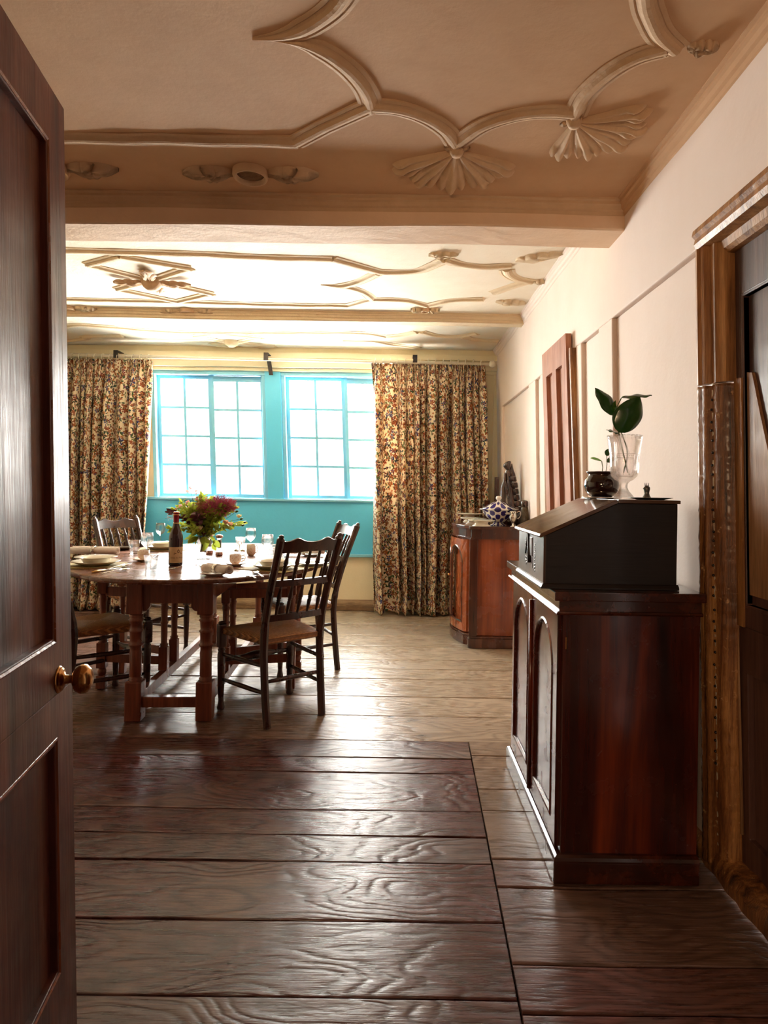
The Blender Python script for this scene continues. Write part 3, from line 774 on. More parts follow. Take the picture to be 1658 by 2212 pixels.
# white painted strip against the door frame
mb = MB()
mb.add([(XW(z) - d, y + 0.05 * (z - 2.0) * 0, z) for z in (0.09, 1.99) for d in (0.0, 0.008) for y in (2.05, 2.135)],
       [(0, 1, 3, 2), (4, 6, 7, 5), (0, 2, 6, 4), (1, 5, 7, 3), (2, 3, 7, 6), (0, 4, 5, 1)])
struct(mb.build('trim_11', M['whitepaint']))
# wall_left / front / hallway
mb = MB(); mb.box(-3.95, -3.75, 0.4, 6.6, 0, 2.75); struct(mb.build('wall_left', M['wall_cream']))
mb = MB(); mb.box(-3.75, -0.60, 0.40, 0.55, 0, 2.75); mb.box(0.50, 1.05, 0.40, 0.45, 0, 2.75); mb.box(-0.62, 0.52, 0.40, 0.45, 2.06, 2.75)
struct(mb.build('wall_front', M['hall']))
mb = MB(); mb.box(-1.35, -1.25, -2.6, 0.4, 0, 2.5); struct(mb.build('wall_hallway_west', M['hall']))
mb = MB(); mb.box(1.05, 1.15, -2.6, 0.45, 0, 2.5); struct(mb.build('wall_hallway_east', M['hall']))
mb = MB(); mb.box(-1.35, 1.15, -2.7, -2.6, 0, 2.5); struct(mb.build('wall_hallway_end', M['hall']))
mb = MB(); mb.box(-1.35, 1.15, -2.7, 0.4, 2.42, 2.52); struct(mb.build('ceiling_hallway', M['hall']))

# --- back wall with two leaded-light style casements; the whole front of the house leans
KX = 0.045
def lean(p): return (p[0] + KX * (2.34 - p[2]) * (1 if 0.3 < p[2] < 2.5 else 1), p[1], p[2])
WX = (-2.48, -1.345, -1.185, 0.10); WZ = (1.09, 2.345)
mb = MB()
xs = [-3.75, WX[0], WX[3], 1.05]
mb.box(-3.76, WX[0], YB, YB + .3, -.3, 2.75); mb.box(WX[3], 1.03, YB, YB + .3, -.3, 2.75)
mb.box(WX[0], WX[3], YB, YB + .3, -.3, WZ[0] - .02); mb.box(WX[0], WX[3], YB, YB + .3, WZ[1] + .03, 2.75)
mb.map(lambda p: lean(p) if WX[0] - .01 < p[0] < WX[3] + .01 else p)
struct(mb.build('wall_back', M['wall_cream']))
# turquoise dado, sill and ledge
mb = MB(); mb.bbox(-2.66, 0.14, YB - .022, YB, .555, 1.07, .003); mb.map(lean); struct(mb.build('trim_12', M['blue']))
mb = MB(); mb.bbox(-2.66, 0.14, YB - .045, YB + .12, 1.068, 1.092, .006); mb.map(lean); struct(mb.build('trim_13', M['blue_frame']))
mb = MB(); mb.bbox(-2.66, 0.14, YB - .040, YB, .525, .556, .006); mb.map(lean); struct(mb.build('trim_14', M['blue_frame']))
# stepped lintel
mb = MB()
for (d, z0, z1) in ((.050, 2.352, 2.385), (.085, 2.385, 2.44), (.060, 2.44, 2.475), (.10, 2.475, 2.53), (.07, 2.53, 2.60)):
    n = 24
    vs = []
    for i in range(n + 1):
        x = -3.75 + 4.76 * i / n; w = 0.003 * math.sin(i * 1.1 + z0 * 9)
        for (y, z) in ((YB - d, z0 + w), (YB - d, z1 + w), (YB, z1 + w), (YB, z0 + w)): vs.append((x, y, z))
    fs = []
    for i in range(n):
        for j in range(4): a = i * 4 + j; b = i * 4 + (j + 1) % 4; fs.append((a, b, b + 4, a + 4))
    fs += [(0, 1, 2, 3), tuple(n * 4 + k for k in (3, 2, 1, 0))]
    mb.add(vs, fs)
struct(mb.build('trim_15', M['wall_cream'], None, 0.004))
# corner upright beside the pink wall
mb = MB(); mb.bbox(0.93, 1.03, YB - .03, YB, .1, 2.36, .004); struct(mb.build('trim_16', M['wall_cream']))
# rough sole plate
mb = MB(); n = 70; vs = []; fs = []
for i in range(n + 1):
    x = -3.75 + 4.78 * i / n; w = random.uniform(-.006, .008)
    for (y, z) in ((YB - .05 - w, -.0), (YB - .055 + w, .05 + w), (YB - .03, .095 + w), (YB, .10)): vs.append((x, y, z))
for i in range(n):
    for j in range(3): a = i * 4 + j; fs.append((a, a + 1, a + 5, a + 4))
mb.add(vs, fs, True); struct(mb.build('baseboard_back', M['skirting']))
# windows
def window(name, x0, x1, groups, frame_mat):
    # groups: list of (xa, xb) casements each with two columns; 4 rows
    root = bpy.data.objects.new(name, None); C.objects.link(root); root['kind'] = 'structure'
    z0, z1 = WZ
    fr = MB()
    fr.bbox(x0, x0 + .035, YB - .01, YB + .14, z0, z1, .004); fr.bbox(x1 - .035, x1, YB - .01, YB + .14, z0, z1, .004)
    fr.bbox(x0, x1, YB - .02, YB + .14, z1 - .03, z1 + .03, .004); fr.bbox(x0, x1, YB + .02, YB + .14, z0 - .005, z0 + .012, .004)
    fr.map(lean); fr.build('window_frame', frame_mat, root)
    yg = YB + .09
    for gi, (xa, xb) in enumerate(groups):
        off = -.02 if gi % 2 else 0
        cs = MB(); w = .032; t = .025
        ya, yb_ = yg - .018 + off, yg + .012 + off
        cs.bbox(xa, xa + w, ya, yb_, z0, z1 - .03, .003); cs.bbox(xb - w, xb, ya, yb_, z0, z1 - .03, .003)
        ztop = z1 - .03 - (.028 if gi % 2 else 0.0)
        cs.bbox(xa + .003, xb - .003, ya + .0015, yb_ - .0015, ztop - w, ztop, .003); cs.bbox(xa + .003, xb - .003, ya + .0015, yb_ - .0015, z0 + .01, z0 + .01 + w, .003)
        if gi % 2: cs.bbox(xa + .004, xb - .004, ya + .003, yb_ - .003, ztop, z1 - .032, .003)
        xm = (xa + xb) / 2
        cs.bbox(xm - t / 2, xm + t / 2, ya + .004, yb_ - .004, z0 + .012, ztop - .004, .002)
        zs = [z0 + .01 + w + (ztop - w - z0 - .01 - w) * k / 4 for k in range(5)]
        for z in zs[1:-1]: cs.bbox(xa + .006, xb - .006, ya + .0055, yb_ - .0055, z - t / 2, z + t / 2, .002)
        cs.map(lean); co = cs.build('casement', frame_mat, root)
        for (p, r) in ((xa + w, xm - t / 2), (xm + t / 2, xb - w)):
            for k in range(4):
                g = MB(); a, b = zs[k] + (t / 2 if k else 0), zs[k + 1] - (t / 2 if k < 3 else 0)
                yy = yg + off
                g.add([(p, yy, a), (r, yy, a), (r, yy, b), (p, yy, b)], [(0, 1, 2, 3)])
                g.map(lean); g.build('pane', M['pane'], co)
    return root
window('window_1', WX[0], WX[1], [(WX[0] + .035, -1.905), (-1.905, WX[1] - .03)], M['blue_frame'])
window('window_2', WX[2], WX[3], [(WX[2] + .035, -.565), (-.565, WX[3] - .035)], M['blue_frame'])
mb = MB(); mb.bbox(WX[1], WX[2], YB - .03, YB + .14, WZ[0] - .01, WZ[1] + .03, .006); mb.map(lean); struct(mb.build('trim_17', M['blue']))

# --- curtain rail, brackets, finial
rail = thing('curtain_rail', 'white curtain pole running above both windows with a round end', 'curtain rail', (0, 0, 0))
YR = 6.24; ZR = 2.435
mb = MB(); mb.tube([(-3.70, YR, ZR + .02), (-1.3, YR, ZR), (0.86, YR, ZR - .01)], .016, 12); mb.build('pole', M['whitepaint'], rail)
mb = MB(); mb.lathe([(0, -.034), (.018, -.03), (.032, -.014), (.034, 0), (.032, .014), (.018, .03), (0, .034)], 18, T(.885, YR, ZR - .01) @ RY(PI / 2)); mb.build('finial', M['whitepaint'], rail)
for (bx, pxl) in ((-1.29, 1), (.14, 0), (-2.73, 0)):
    mb = MB(); mb.bbox(bx - .022, bx + .022, YR - .026, YR - .020, ZR - .012, ZR + .062, .002)
    mb.bbox(bx - .022, bx + .022, YR - .026, YB - .05, ZR + .055, ZR + .062, .002)
    if pxl: mb.add([(bx - .02, YB - .104, ZR + .03), (bx + .02, YB - .104, ZR + .03), (bx + .045, YB - .09, ZR - .13), (bx + .005, YB - .09, ZR - .13), (bx - .02, YB - .108, ZR + .03), (bx + .02, YB - .108, ZR + .03), (bx + .045, YB - .094, ZR - .13), (bx + .005, YB - .094, ZR - .13)], [(0, 1, 2, 3), (4, 7, 6, 5), (0, 3, 7, 4), (1, 5, 6, 2), (0, 4, 5, 1), (3, 2, 6, 7)])
    mb.build('bracket', M['iron'], rail)

# --- curtains
def curtain(xt0, xt1, xb0, xb1, y0, seed, label, folds=15, ztop=2.415, zbot=0.02, amp=.095):
    rnd = random.Random(seed); NX = 420; NZ = 54
    root = thing('curtain', label, 'curtain', ((xt0 + xt1) / 2, y0, 0))
    fr = [(rnd.uniform(.7, 1.3), rnd.random() * 6.28) for _ in range(6)]
    mb = MB(); mb.uv = []
    cx = (xt0 + xt1) / 2
    # warp of fold phase along width
    ph = [0.0]
    for i in range(NX): ph.append(ph[-1] + (1 + .45 * math.sin(i * .031 + seed) + .3 * math.sin(i * .083 + seed * 2)))
    tot = ph[-1]
    arc_u = None
    for k in range(NZ + 1):
        z = ztop - (ztop - zbot) * (k / NZ) ; f = k / NZ
        # gather: many fine pleats at the heading, fewer deep folds below
        g = max(0.0, 1 - f * 9)
        row = []
        for i in range(NX + 1):
            s = i / NX; p = ph[i] / tot
            x = (xt0 + (xt1 - xt0) * s) * (1 - f) + (xb0 + (xb1 - xb0) * s) * f
            fine = .014 * math.sin(p * 2 * PI * folds * 3.0)
            w = math.sin(p * 2 * PI * folds + .6 * math.sin(f * 3 + s * 9))
            deep = amp * (w * .7 + .3 * math.sin(p * 2 * PI * folds * .5 + 1.3 + f)) * (0.35 + .65 * min(1, f * 5))
            y = y0 + fine * (g + .12) + deep * (1 - g) * (1 + .25 * f)
            x += .018 * math.sin(p * 2 * PI * folds + 1.2 + f * 2) * (1 - g) + .012 * math.sin(f * 7 + s * 5) * f
            if f > .94: y -= .04 * (f - .94) / .06 * (1 + w) ; x += .012 * math.sin(i * .21) * (f - .94) / .06
            zz = z + (.006 * math.sin(p * 2 * PI * folds * 3) if k == 0 else 0) + (.012 * w if k == NZ else 0)
            row.append(Vector((x - cx, y - y0, max(zz, .008))))
        if k == NZ // 2 or arc_u is None:
            if k == 0 or arc_u is None:
                pass
        mb.v += row
    # uv from the arc length of a mid row
    mid = mb.v[(NZ // 2) * (NX + 1):(NZ // 2 + 1) * (NX + 1)]
    au = [0.0]
    for i in range(NX): au.append(au[-1] + (mid[i + 1] - mid[i]).length)
    for k in range(NZ + 1):
        for i in range(NX + 1): mb.uv.append((au[i] + seed * 3.3, 2.4 * k / NZ * -1 + 2.4))
    for k in range(NZ):
        for i in range(NX):
            a = k * (NX + 1) + i
            mb.f.append([a, a + NX + 1, a + NX + 2, a + 1]); mb.sm.append(True)
    o = mb.build('drape', M['curtain'], root)
    md = o.modifiers.new('thick', 'SOLIDIFY'); md.thickness = .004
    n = int((xt1 - xt0) / .075)
    for i in range(n + 1):
        x = xt0 + (xt1 - xt0) * (i + .4) / (n + 1)
        r = MB(); pts = [(x - cx + .006 * math.sin(a), .028 * math.cos(a), ZR + .002 + .028 * math.sin(a)) for a in [2 * PI * q / 14 for q in range(15)]]
        r.tube(pts, .0032, 6); r.build('ring', M['whitepaint'], root)
    return root
curtain(-.275, .815, -.22, .86, 6.24, 3, 'floral printed curtain hanging behind the dark red sideboard', 13)
curtain(-3.62, -2.385, -3.60, -2.42, 6.24, 8, 'floral printed curtain hanging by the brown open door, behind the round-backed table setting', 13)

# --- the street outside
mb = MB(); mb.box(-12, 10, 6.8, 14.4, -.25, -.2); o = struct(mb.build('ground', M['paving']))
fac = thing('white_house_facade', 'white rendered house across the street seen through the window panes', 'building', (0, 14.0, -.2))
openings = [(-4.9, -4.0, 2.95, 3.9), (-2.45, -1.75, 3.0, 3.7), (-3.0, -2.1, -0.3 + 1.1, 2.0), (-2.35, -1.6, 1.55 - 1.0, 1.95), (-5.2, -4.2, .9, 2.1), (-.6, .4, .8, 2.0), (-.6, .4, 3.0, 3.9)]
mb = MB(); mb.box(-11, 9, 0, .3, 0, 5.4); mb.build('wall', M['render'], fac)
for (a, b, c_, d) in ((-3.35, -2.45, .85, 2.0), (-2.10, -1.50, 1.25, 2.05), (-2.2, -1.55, 3.2, 4.0), (-3.9, -2.9, 3.5, 4.4), (-5.6, -4.7, .8, 2.0), (-.4, .5, .8, 2.0), (-.4, .5, 3.2, 4.2)):
    w = MB(); w.box(a - .07, a, -.03, .02, c_ - .07, d + .07); w.box(b, b + .07, -.03, .02, c_ - .07, d + .07); w.box(a, b, -.03, .02, d, d + .07); w.box(a, b, -.06, .02, c_ - .07, c_)
    w.box((a + b) / 2 - .02, (a + b) / 2 + .02, -.03, .02, c_, d); w.box(a + .002, b - .002, -.026, .016, (c_ + d) / 2 - .02, (c_ + d) / 2 + .02)
    wo = w.build('window', M['whitepaint'], fac)
    g = MB(); g.box(a, b, -.012, -.002, c_, d); g.build('pane', M['outglass'], wo)

# --- doors
# near door, standing open at the side of the camera
A = Vector((-.70, 1.38, 0)); Bv = Vector((-.58, .64, 0)); dv = (Bv - A).normalized(); dl = .74
nrm = Vector((dv.y, -dv.x, 0)); nrm = nrm if nrm.x > 0 else -nrm
def dmap(p):   # local: x along from free edge, y = out of the face (towards the room), z up
    q = A + dv * p[0] + nrm * p[1]
    return (q.x - .030 * (p[2] - 1.2), q.y, p[2] + 0.0)
door1 = bpy.data.objects.new('door_1', None); C.objects.link(door1); door1['kind'] = 'structure'
def dplate(zl, zh, xl, xh):
    return [(xl, zl), (xh, zl), (xh, zh), (xl, zh)]
sw = .105
mb = MB()
P_ = lambda o_, i_: mb.holed(o_, i_, -.035, 0.0, Matrix(((1, 0, 0, 0), (0, 0, 1, 0), (0, 1, 0, 0), (0, 0, 0, 1))))
P_([(0, .782), (dl, .782), (dl, 2.0), (0, 2.0)], dplate(.895, 1.876, sw, dl - sw))
P_([(0, .015), (dl, .015), (dl, .782), (0, .782)], dplate(.24, .686, sw, dl - sw))
mb.map(dmap); mb.build('leaf', M['door_near'], door1, 0.002)
for (zl, zh) in ((.895, 1.876), (.24, .686)):
    p = MB(); p.box(sw - .01, dl - sw + .01, -.026, -.014, zl - .01, zh + .01); p.map(dmap); po = p.build('panel', M['door_near'], door1)
    mo = MB(); prof = [(0, -.013), (0, .0005), (.004, .0025), (.007, .001), (.010, -.003), (.018, -.004), (.026, -.008), (.030, -.0135)]
    path = [(sw - .004, 0, zl - .004), (dl - sw + .004, 0, zl - .004), (dl - sw + .004, 0, zh + .004), (sw - .004, 0, zh + .004)]
    mo.sweep(path, [(-u, d) for u, d in prof], N=Vector((0, 1, 0)), closed=True)
    mo.map(dmap); mo.build('panel_moulding', M['door_mould'], door1)
# knob
k = MB(); Mk = T(.078, 0, .808) @ RX(-PI / 2)
k.lathe([(0, .004), (.024, .004), (.027, .0015), (.027, 0.0), (.022, .007), (.017, .009), (.009, .012), (.008, .026), (.012, .030)], 28, Mk)
k.map(dmap); kn = k.build('door_knob', M['brass'], door1)
k = MB(); k.lathe([(0, .026), (.014, .027), (.025, .033), (.0295, .043), (.028, .052), (.020, .060), (.010, .0635), (0, .064)], 32, Mk)
k.map(dmap); k.build('knob_ball', M['brass'], kn)
k = MB(); k.bbox(-.001, .0, -.03, -.005, .74, .86, .0005); k.map(dmap); k.build('lock_plate', M['brass'], door1)

# small pink-brown plank door in the far part of the right wall (leans with the wall)
def d3map(p):
    y = p[1] - .13 * (2.09 - max(p[2], 1.1)); return (XW(p[2]) + p[0], y, p[2])
door3 = bpy.data.objects.new('door_3', None); C.objects.link(door3); door3['kind'] = 'structure'
Y0, Y1, ZT = 3.625, 4.215, 2.09
mb = MB()
YZ = Matrix(((0, 0, 1, 0), (1, 0, 0, 0), (0, 1, 0, 0), (0, 0, 0, 1)))   # local (x,y,t) -> (t, x, y)
ym = (Y0 + Y1) / 2
mb.holed([(Y0, .35), (ym, .35), (ym, ZT), (Y0, ZT)], [(Y0 + .11, .55), (ym - .045, .55), (ym - .045, ZT - .16), (Y0 + .11, ZT - .16)], -.062, -.03, YZ)
mb.holed([(ym, .35), (Y1, .35), (Y1, ZT), (ym, ZT)], [(ym + .045, .55), (Y1 - .09, .55), (Y1 - .09, ZT - .16), (ym + .045, ZT - .16)], -.062, -.03, YZ)
mb.map(d3map); mb.build('leaf', M['pinkdoor'], door3)
p = MB(); p.box(-.040, -.030, Y0 + .05, Y1 - .05, .50, ZT - .10); p.map(d3map); p.build('panel', M['pinkdoor'], door3)
mb = MB(); mb.box(-.050, 0, Y0 - .035, Y0 - .005, .35, ZT - .09); mb.box(-.04, 0, Y1 + .003, Y1 + .028, .35, ZT - .03)
mb.map(d3map); mb.build('door_frame', M['oldframe'], door3)

# old battered doorway at the near right
door2 = bpy.data.objects.new('door_2', None); C.objects.link(door2); door2['kind'] = 'structure'
def wmap(p): return (XW(p[2]) + p[0], p[1], p[2])
YD = 2.045
def casing(z0, z1, mat, name, seedv, ragged=0.0):
    n = 150 if ragged else 20; vs = []; fs = []; rr = random.Random(seedv)
    prof = [(.0, YD + .06), (-.034, YD + .058), (-.037, YD + .042), (-.027, YD + .034), (-.031, YD + .028), (-.026, YD + .018), (-.008, YD + .012), (-.010, YD - .018), (.000, YD - .028), (.010, YD - .042), (.06, YD - .044)]
    for i in range(n + 1):
        z = z0 + (z1 - z0) * i / n
        for (x, y) in prof: vs.append((x + rr.uniform(-1, 1) * ragged, y + rr.uniform(-1, 1) * ragged, z))
    m = len(prof)
    for i in range(n):
        for j in range(m - 1): a = i * m + j; fs.append((a, a + 1, a + m + 1, a + m))
    fs.append(tuple(range(m))); fs.append(tuple(n * m + k for k in reversed(range(m))))
    q = MB(); q.add(vs, fs, ragged > 0); q.map(wmap); return q.build(name, mat, door2)
casing(1.552, 1.99, M['oldframe'], 'door_frame', 1)
low = casing(.02, 1.546, M['charred'], 'door_frame_lower', 2, .0016)
low['label'] = 'blackened battered lower post studded with nails'
mb = MB(); hp = [(.0, 2.055), (-.040, 2.053), (-.044, 2.035), (-.034, 2.025), (-.038, 2.008), (-.030, 1.992), (.004, 1.985), (.008, 1.962), (.020, 1.950), (.035, 1.948), (.2, 1.946)]
vs = []; n = 10
for i in range(n + 1):
    y = YD + .06 - (YD + .06 - .95) * i / n
    for (x, z) in hp: vs.append((x, y, z - .05 * 0))
m = len(hp); fs = []
for i in range(n):
    for j in range(m - 1): a = i * m + j; fs.append((a, a + 1, a + m + 1, a + m))
fs.append(tuple(range(m)))
mb.add(vs, fs); mb.map(wmap); mb.build('door_lintel', M['oldframe'], door2)
# leaf: stiles, rails, recessed panels
mb = MB(); Yn = YD - .044
mb.holed([(1.0, .80), (Yn, .80), (Yn, 2.0), (1.0, 2.0)], [(1.1, .87), (Yn - .045, .87), (Yn - .045, 1.80), (1.1, 1.80)], .040, .080, YZ)
mb.holed([(1.0, .03), (Yn, .03), (Yn, .80), (1.0, .80)], [(1.1, .16), (Yn - .045, .16), (Yn - .045, .66), (1.1, .66)], .040, .080, YZ)
mb.map(wmap); mb.build('leaf', M['rightdoor'], door2, .003)
p = MB(); p.box(.058, .070, 1.05, Yn - .02, .1, 1.9); p.map(wmap); p.build('panel', M['rightdoor'], door2)
p = MB()
p.sweep([(.045, 1.1, .87), (.045, Yn - .045, .87), (.045, Yn - .045, 1.80), (.045, 1.1, 1.80)], [(0, -.02), (0, .002), (-.01, .006), (-.02, .0), (-.026, -.02)], N=Vector((-1, 0, 0)), closed=True)
p.map(wmap); p.build('panel_moulding', M['rightdoor'], door2)
RB = [(Yn + .002, .80), (Yn - .038, .80), (Yn - .040, 1.555), (Yn + .002, 1.56)]
p = MB(); p.add([(.034, y, z) for y, z in RB] + [(.0395, y, z) for y, z in RB],
            [(0, 1, 2, 3), (4, 7, 6, 5), (0, 4, 5, 1), (2, 6, 7, 3), (1, 5, 6, 2), (0, 3, 7, 4)])
p.map(wmap); p.build('repair_board', M['oldframe'], door2)
PB = [(Yn - .048, .90), (Yn - .30, .90), (Yn - .30, 1.10), (Yn - .17, 1.28), (Yn - .115, 1.44), (Yn - .075, 1.565), (Yn - .048, 1.57)]
p = MB(); p.add([(.048, y, z) for y, z in PB] + [(.0575, y, z) for y, z in PB],
                [tuple(range(7)), tuple(13 - i for i in range(7))] + [(i, (i + 1) % 7, 7 + (i + 1) % 7, 7 + i) for i in range(7)])
p.map(wmap); po = p.build('patch_board', M['patch'], door2); po['label'] = 'bare pale pine patch with a ragged sloping edge'
p = MB(); p.tube([(.036, Yn - .012, .16), (.036, Yn - .006, .55), (.036, Yn - .002, .79)], [.006, .004, .002], 6); p.map(wmap); p.build('wood_strip', M['patch'], door2)
rr = random.Random(5)
for i in range(34):
    z = .35 + i * .035 + rr.uniform(-.006, .006)
    if z > 1.5: break
    nmb = MB(); nmb.lathe([(0, .006), (.003, .005), (.0045, .002), (.004, 0)], 8, T(-.012, YD + .002 + rr.uniform(-.004, .004), z) @ RY(-PI / 2))
    nmb.map(wmap); nmb.build('nail', M['iron'], low)
# rough dark sill / skirting running under the old door
mb = MB(); n = 40; vs = []; fs = []; rr = random.Random(11)
for i in range(n + 1):
    y = 2.32 - (2.32 - .5) * i / n
    for (x, z) in ((-.03, 0), (-.028, .03), (-.012, .06), (.03, .075), (.13, .07)): vs.append((x + rr.uniform(-.006, .006), y, max(0, z + rr.uniform(-.008, .008)) if z else 0))
for i in range(n):
    for j in range(4): a = i * 5 + j; fs.append((a, a + 1, a + 6, a + 5))
fs.append(tuple(range(5)))
mb.add(vs, fs, True); mb.map(wmap); struct(mb.build('baseboard_right', M['charred']))

# ================================================================ furniture helpers
def align(p0, p1):
    p0 = Vector(p0); p1 = Vector(p1); d = p1 - p0
    return T(*p0) @ d.to_track_quat('Z', 'Y').to_matrix().to_4x4(), d.length
def turned(mb, p0, p1, prof, n=14, ang=0.0):
    # prof: (t 0..1, radius)
    Mx, ln = align(p0, p1)
    mb.lathe([(0, prof[0][0] * ln)] + [(r, t * ln) for t, r in prof] + [(0, prof[-1][0] * ln)], n, Mx, True, ang)
def post(mb, x, y, z0, z1, w, b=.004):
    mb.bbox(x - w / 2, x + w / 2, y - w / 2, y + w / 2, z0, z1, b)

# ---------------------------------------------------------------- rush-seated spindle-back chair
def make_chair():
    r = thing('dining_chair', '', 'chair', (0, 0, 0))
    FX, FY, BX, BY = .215, .185, .168, -.185
    for s in (-1, 1):
        m = MB()
        post(m, s * FX, FY, .335, .462, .044, .009)
        m.lathe([(0, .462), (.016, .462), (.021, .468), (.014, .476), (0, .478)], 12, T(s * FX, FY, 0))
        turned(m, (s * FX, FY, .34), (s * FX, FY, 0), [(0, .018), (.02, .014), (.05, .021), (.08, .0165), (.11, .021), (.3, .0205), (.7, .017), (.86, .014), (.93, .018), (.97, .021), (1, .018)])
        m.build('leg', M['chair'], r)
        m = MB()
        pts = [(s * (BX - .004), BY - .034, 0), (s * BX, BY - .012, .20), (s * BX, BY, .44), (s * (BX + .003), BY - .050, .66), (s * (BX + .006), BY - .155, .948)]
        P = arc(pts, 8); rad = []
        for p in P: rad.append(.0205 if p.z < .4 else .022 if p.z < .5 else .0195 if p.z < .9 else .0205)
        m.tube(P, rad, 8, smooth=False)
        e = P[-1]; d = (P[-1] - P[-2]).normalized(); Mx, _ = align(e, e + d)
        m.lathe([(.0205, 0), (.017, .006), (.012, .010), (.0135, .017), (.009, .024), (0, .027)], 12, Mx)
        m.build('back_post', M['chair'], r)
    def bp(s, z):
        t = max(0, (z - .44) / .508)
        return Vector((s * (BX + .003), BY - .155 * t ** 1.35, z))
    # crest rail with two-humped outline
    m = MB(); n = 36; vs = []; fs = []
    for i in range(n + 1):
        u = i / n * 2 - 1; x = u * BX
        bow = -.022 * (1 - u * u)
        top = .938 + .016 * math.exp(-((abs(u) - .52) / .17) ** 2) - .004 * math.exp(-(u / .2) ** 2) + .004 * (abs(u) > .9)
        zb = .880 + .006 * (1 - u * u)
        for (z, o) in ((zb, -.009), (top, -.009), (top + .003, 0), (top, .009), (zb, .009)):
            y0 = bp(1, z).y; vs.append((x, y0 + bow + o, z))
    for i in range(n):
        for j in range(5): a = i * 5 + j; b = i * 5 + (j + 1) % 5; fs.append((a, b, b + 5, a + 5))
    fs += [tuple(range(5)), tuple(n * 5 + k for k in reversed(range(5)))]
    m.add(vs, fs); m.build('crest_rail', M['chair'], r)
    for zc in (.725, .545):
        m = MB(); P = [Vector((u * BX, bp(1, zc).y - .014 * (1 - u * u), zc)) for u in [k / 10 * 2 - 1 for k in range(11)]]
        m.sweep(P, [(-.009, -.016), (-.009, .016), (.009, .016), (.009, -.016), (-.009, -.016)], N=Vector((0, 0, -1)))
        m.build('back_rail', M['chair'], r)
    sp = [(0, .0065), (.10, .0075), (.22, .0085), (.34, .0115), (.42, .0125), (.46, .008), (.49, .0115), (.52, .008), (.58, .0105), (.78, .0085), (.9, .0065), (1, .0065)]
    for (za, zb_) in ((.885, .738), (.712, .558)):
        for k in range(5):
            u = (k - 2) * .36; x = u * BX
            m = MB()
            pa = bp(1, za); pb = bp(1, zb_)
            turned(m, (x, pa.y - .021 * (1 - u * u), za), (x, pb.y - .014 * (1 - u * u), zb_), sp, 10)
            m.build('spindle', M['chair'], r)
    # rush seat
    m = MB(); n = 22; vs = []; fs = []
    for i in range(n + 1):
        for j in range(n + 1):
            u = i / n * 2 - 1; v = j / n * 2 - 1
            hw = (FX + .006) * (1 + v) / 2 + (BX + .004) * (1 - v) / 2
            edge = max(abs(u), abs(v))
            z = .452 - .010 * max(0, (edge - .80) / .20) ** 2 - .007 * (1 - abs(abs(u) - abs(v)) ** .5) * (1 - edge * .4) + .004 * (1 - edge)
            vs.append((u * hw, v * (FY + .004), z))
    for i in range(n):
        for j in range(n): a = i * (n + 1) + j; fs.append((a, a + 1, a + n + 2, a + n + 1))
    st = len(vs)
    ring = [i * (n + 1) for i in range(n)] + [n * (n + 1) + j for j in range(n)] + [i * (n + 1) + n for i in range(n, 0, -1)] + [j for j in range(n, 0, -1)]
    for q, (o, z) in enumerate(((1.02, .432), (1.0, .412), (.93, .404))):
        for i in ring: vs.append((vs[i][0] * o, vs[i][1] * o, z))
    R = len(ring); prev = ring
    for q in range(3):
        cur = [st + q * R + k for k in range(R)]
        for k in range(R): fs.append((prev[k], prev[(k + 1) % R], cur[(k + 1) % R], cur[k]))
        prev = cur
    fs.append(tuple(prev))
    m.add(vs, fs, True); m.build('seat', M['rush'], r)
    # stretchers
    bulge = [(0, .008), (.12, .009), (.3, .014), (.42, .022), (.5, .025), (.58, .022), (.7, .014), (.88, .009), (1, .008)]
    m = MB(); turned(m, (-FX, FY, .262), (FX, FY, .262), bulge); m.build('front_stretcher', M['chair'], r)
    thin = [(0, .008), (.2, .011), (.5, .0125), (.8, .011), (1, .008)]
    for s in (-1, 1):
        for z in (.30, .165):
            m = MB(); turned(m, (s * FX, FY, z), (s * BX, BY - .012, z + .004), thin, 10); m.build('side_stretcher', M['chair'], r)
    m = MB(); turned(m, (-BX, BY - .012, .225), (BX, BY - .012, .225), thin, 10); m.build('rear_stretcher', M['chair'], r)
    return r
chair0 = make_chair()
spots = [(-.657, 3.503, .72, 'rush-seated spindle-back chair with its back to the camera, nearest the tall cupboard'),
         (-1.655, 3.60, -PI / 4, 'rush-seated chair mostly hidden behind the brown open door, its seat beside the table leg'),
         (-1.80, 4.64, -math.atan2(.86, -.51), 'spindle-back chair across the table in front of the floral curtain'),
         (-.655, 4.37, math.atan2(.90, -.43), 'tall spindle-back chair in front of the blue panelling, with a pale glaring seat')]
for i, (x, y, a, lab) in enumerate(spots):
    o = chair0 if i == 0 else copy_tree(chair0)
    o.location = (x, y, 0); o.rotation_euler = (0, 0, a); o['label'] = lab; o['group'] = 'chairs around the gateleg table'

# ---------------------------------------------------------------- gateleg table
TZ = .75
tab = thing('gateleg_table', 'large oval gateleg table of red-brown oak with turned legs, laid for a meal', 'table', (-1.2, 4.18, 0), .05)
legprof = [(0, .037), (.012, .030), (.04, .034), (.055, .027), (.075, .0305), (.30, .029), (.42, .031), (.455, .0285), (.50, .029), (.53, .037), (.545, .038), (.56, .030), (.60, .030), (.72, .031), (.745, .038), (.765, .030), (.82, .031), (.88, .033), (.91, .040), (.93, .030), (.96, .036), (1, .034)]
def table_leg(x, y):
    m = MB(); post(m, x, y, 0, .20, .082, .006); turned(m, (x, y, .20), (x, y, .545), legprof, 20); post(m, x, y, .545, TZ - .026, .080, .005)
    return m.build('leg', M['table'], tab)
for y in (-.84, .84):
    for x in (-.178, .178): table_leg(x, y)
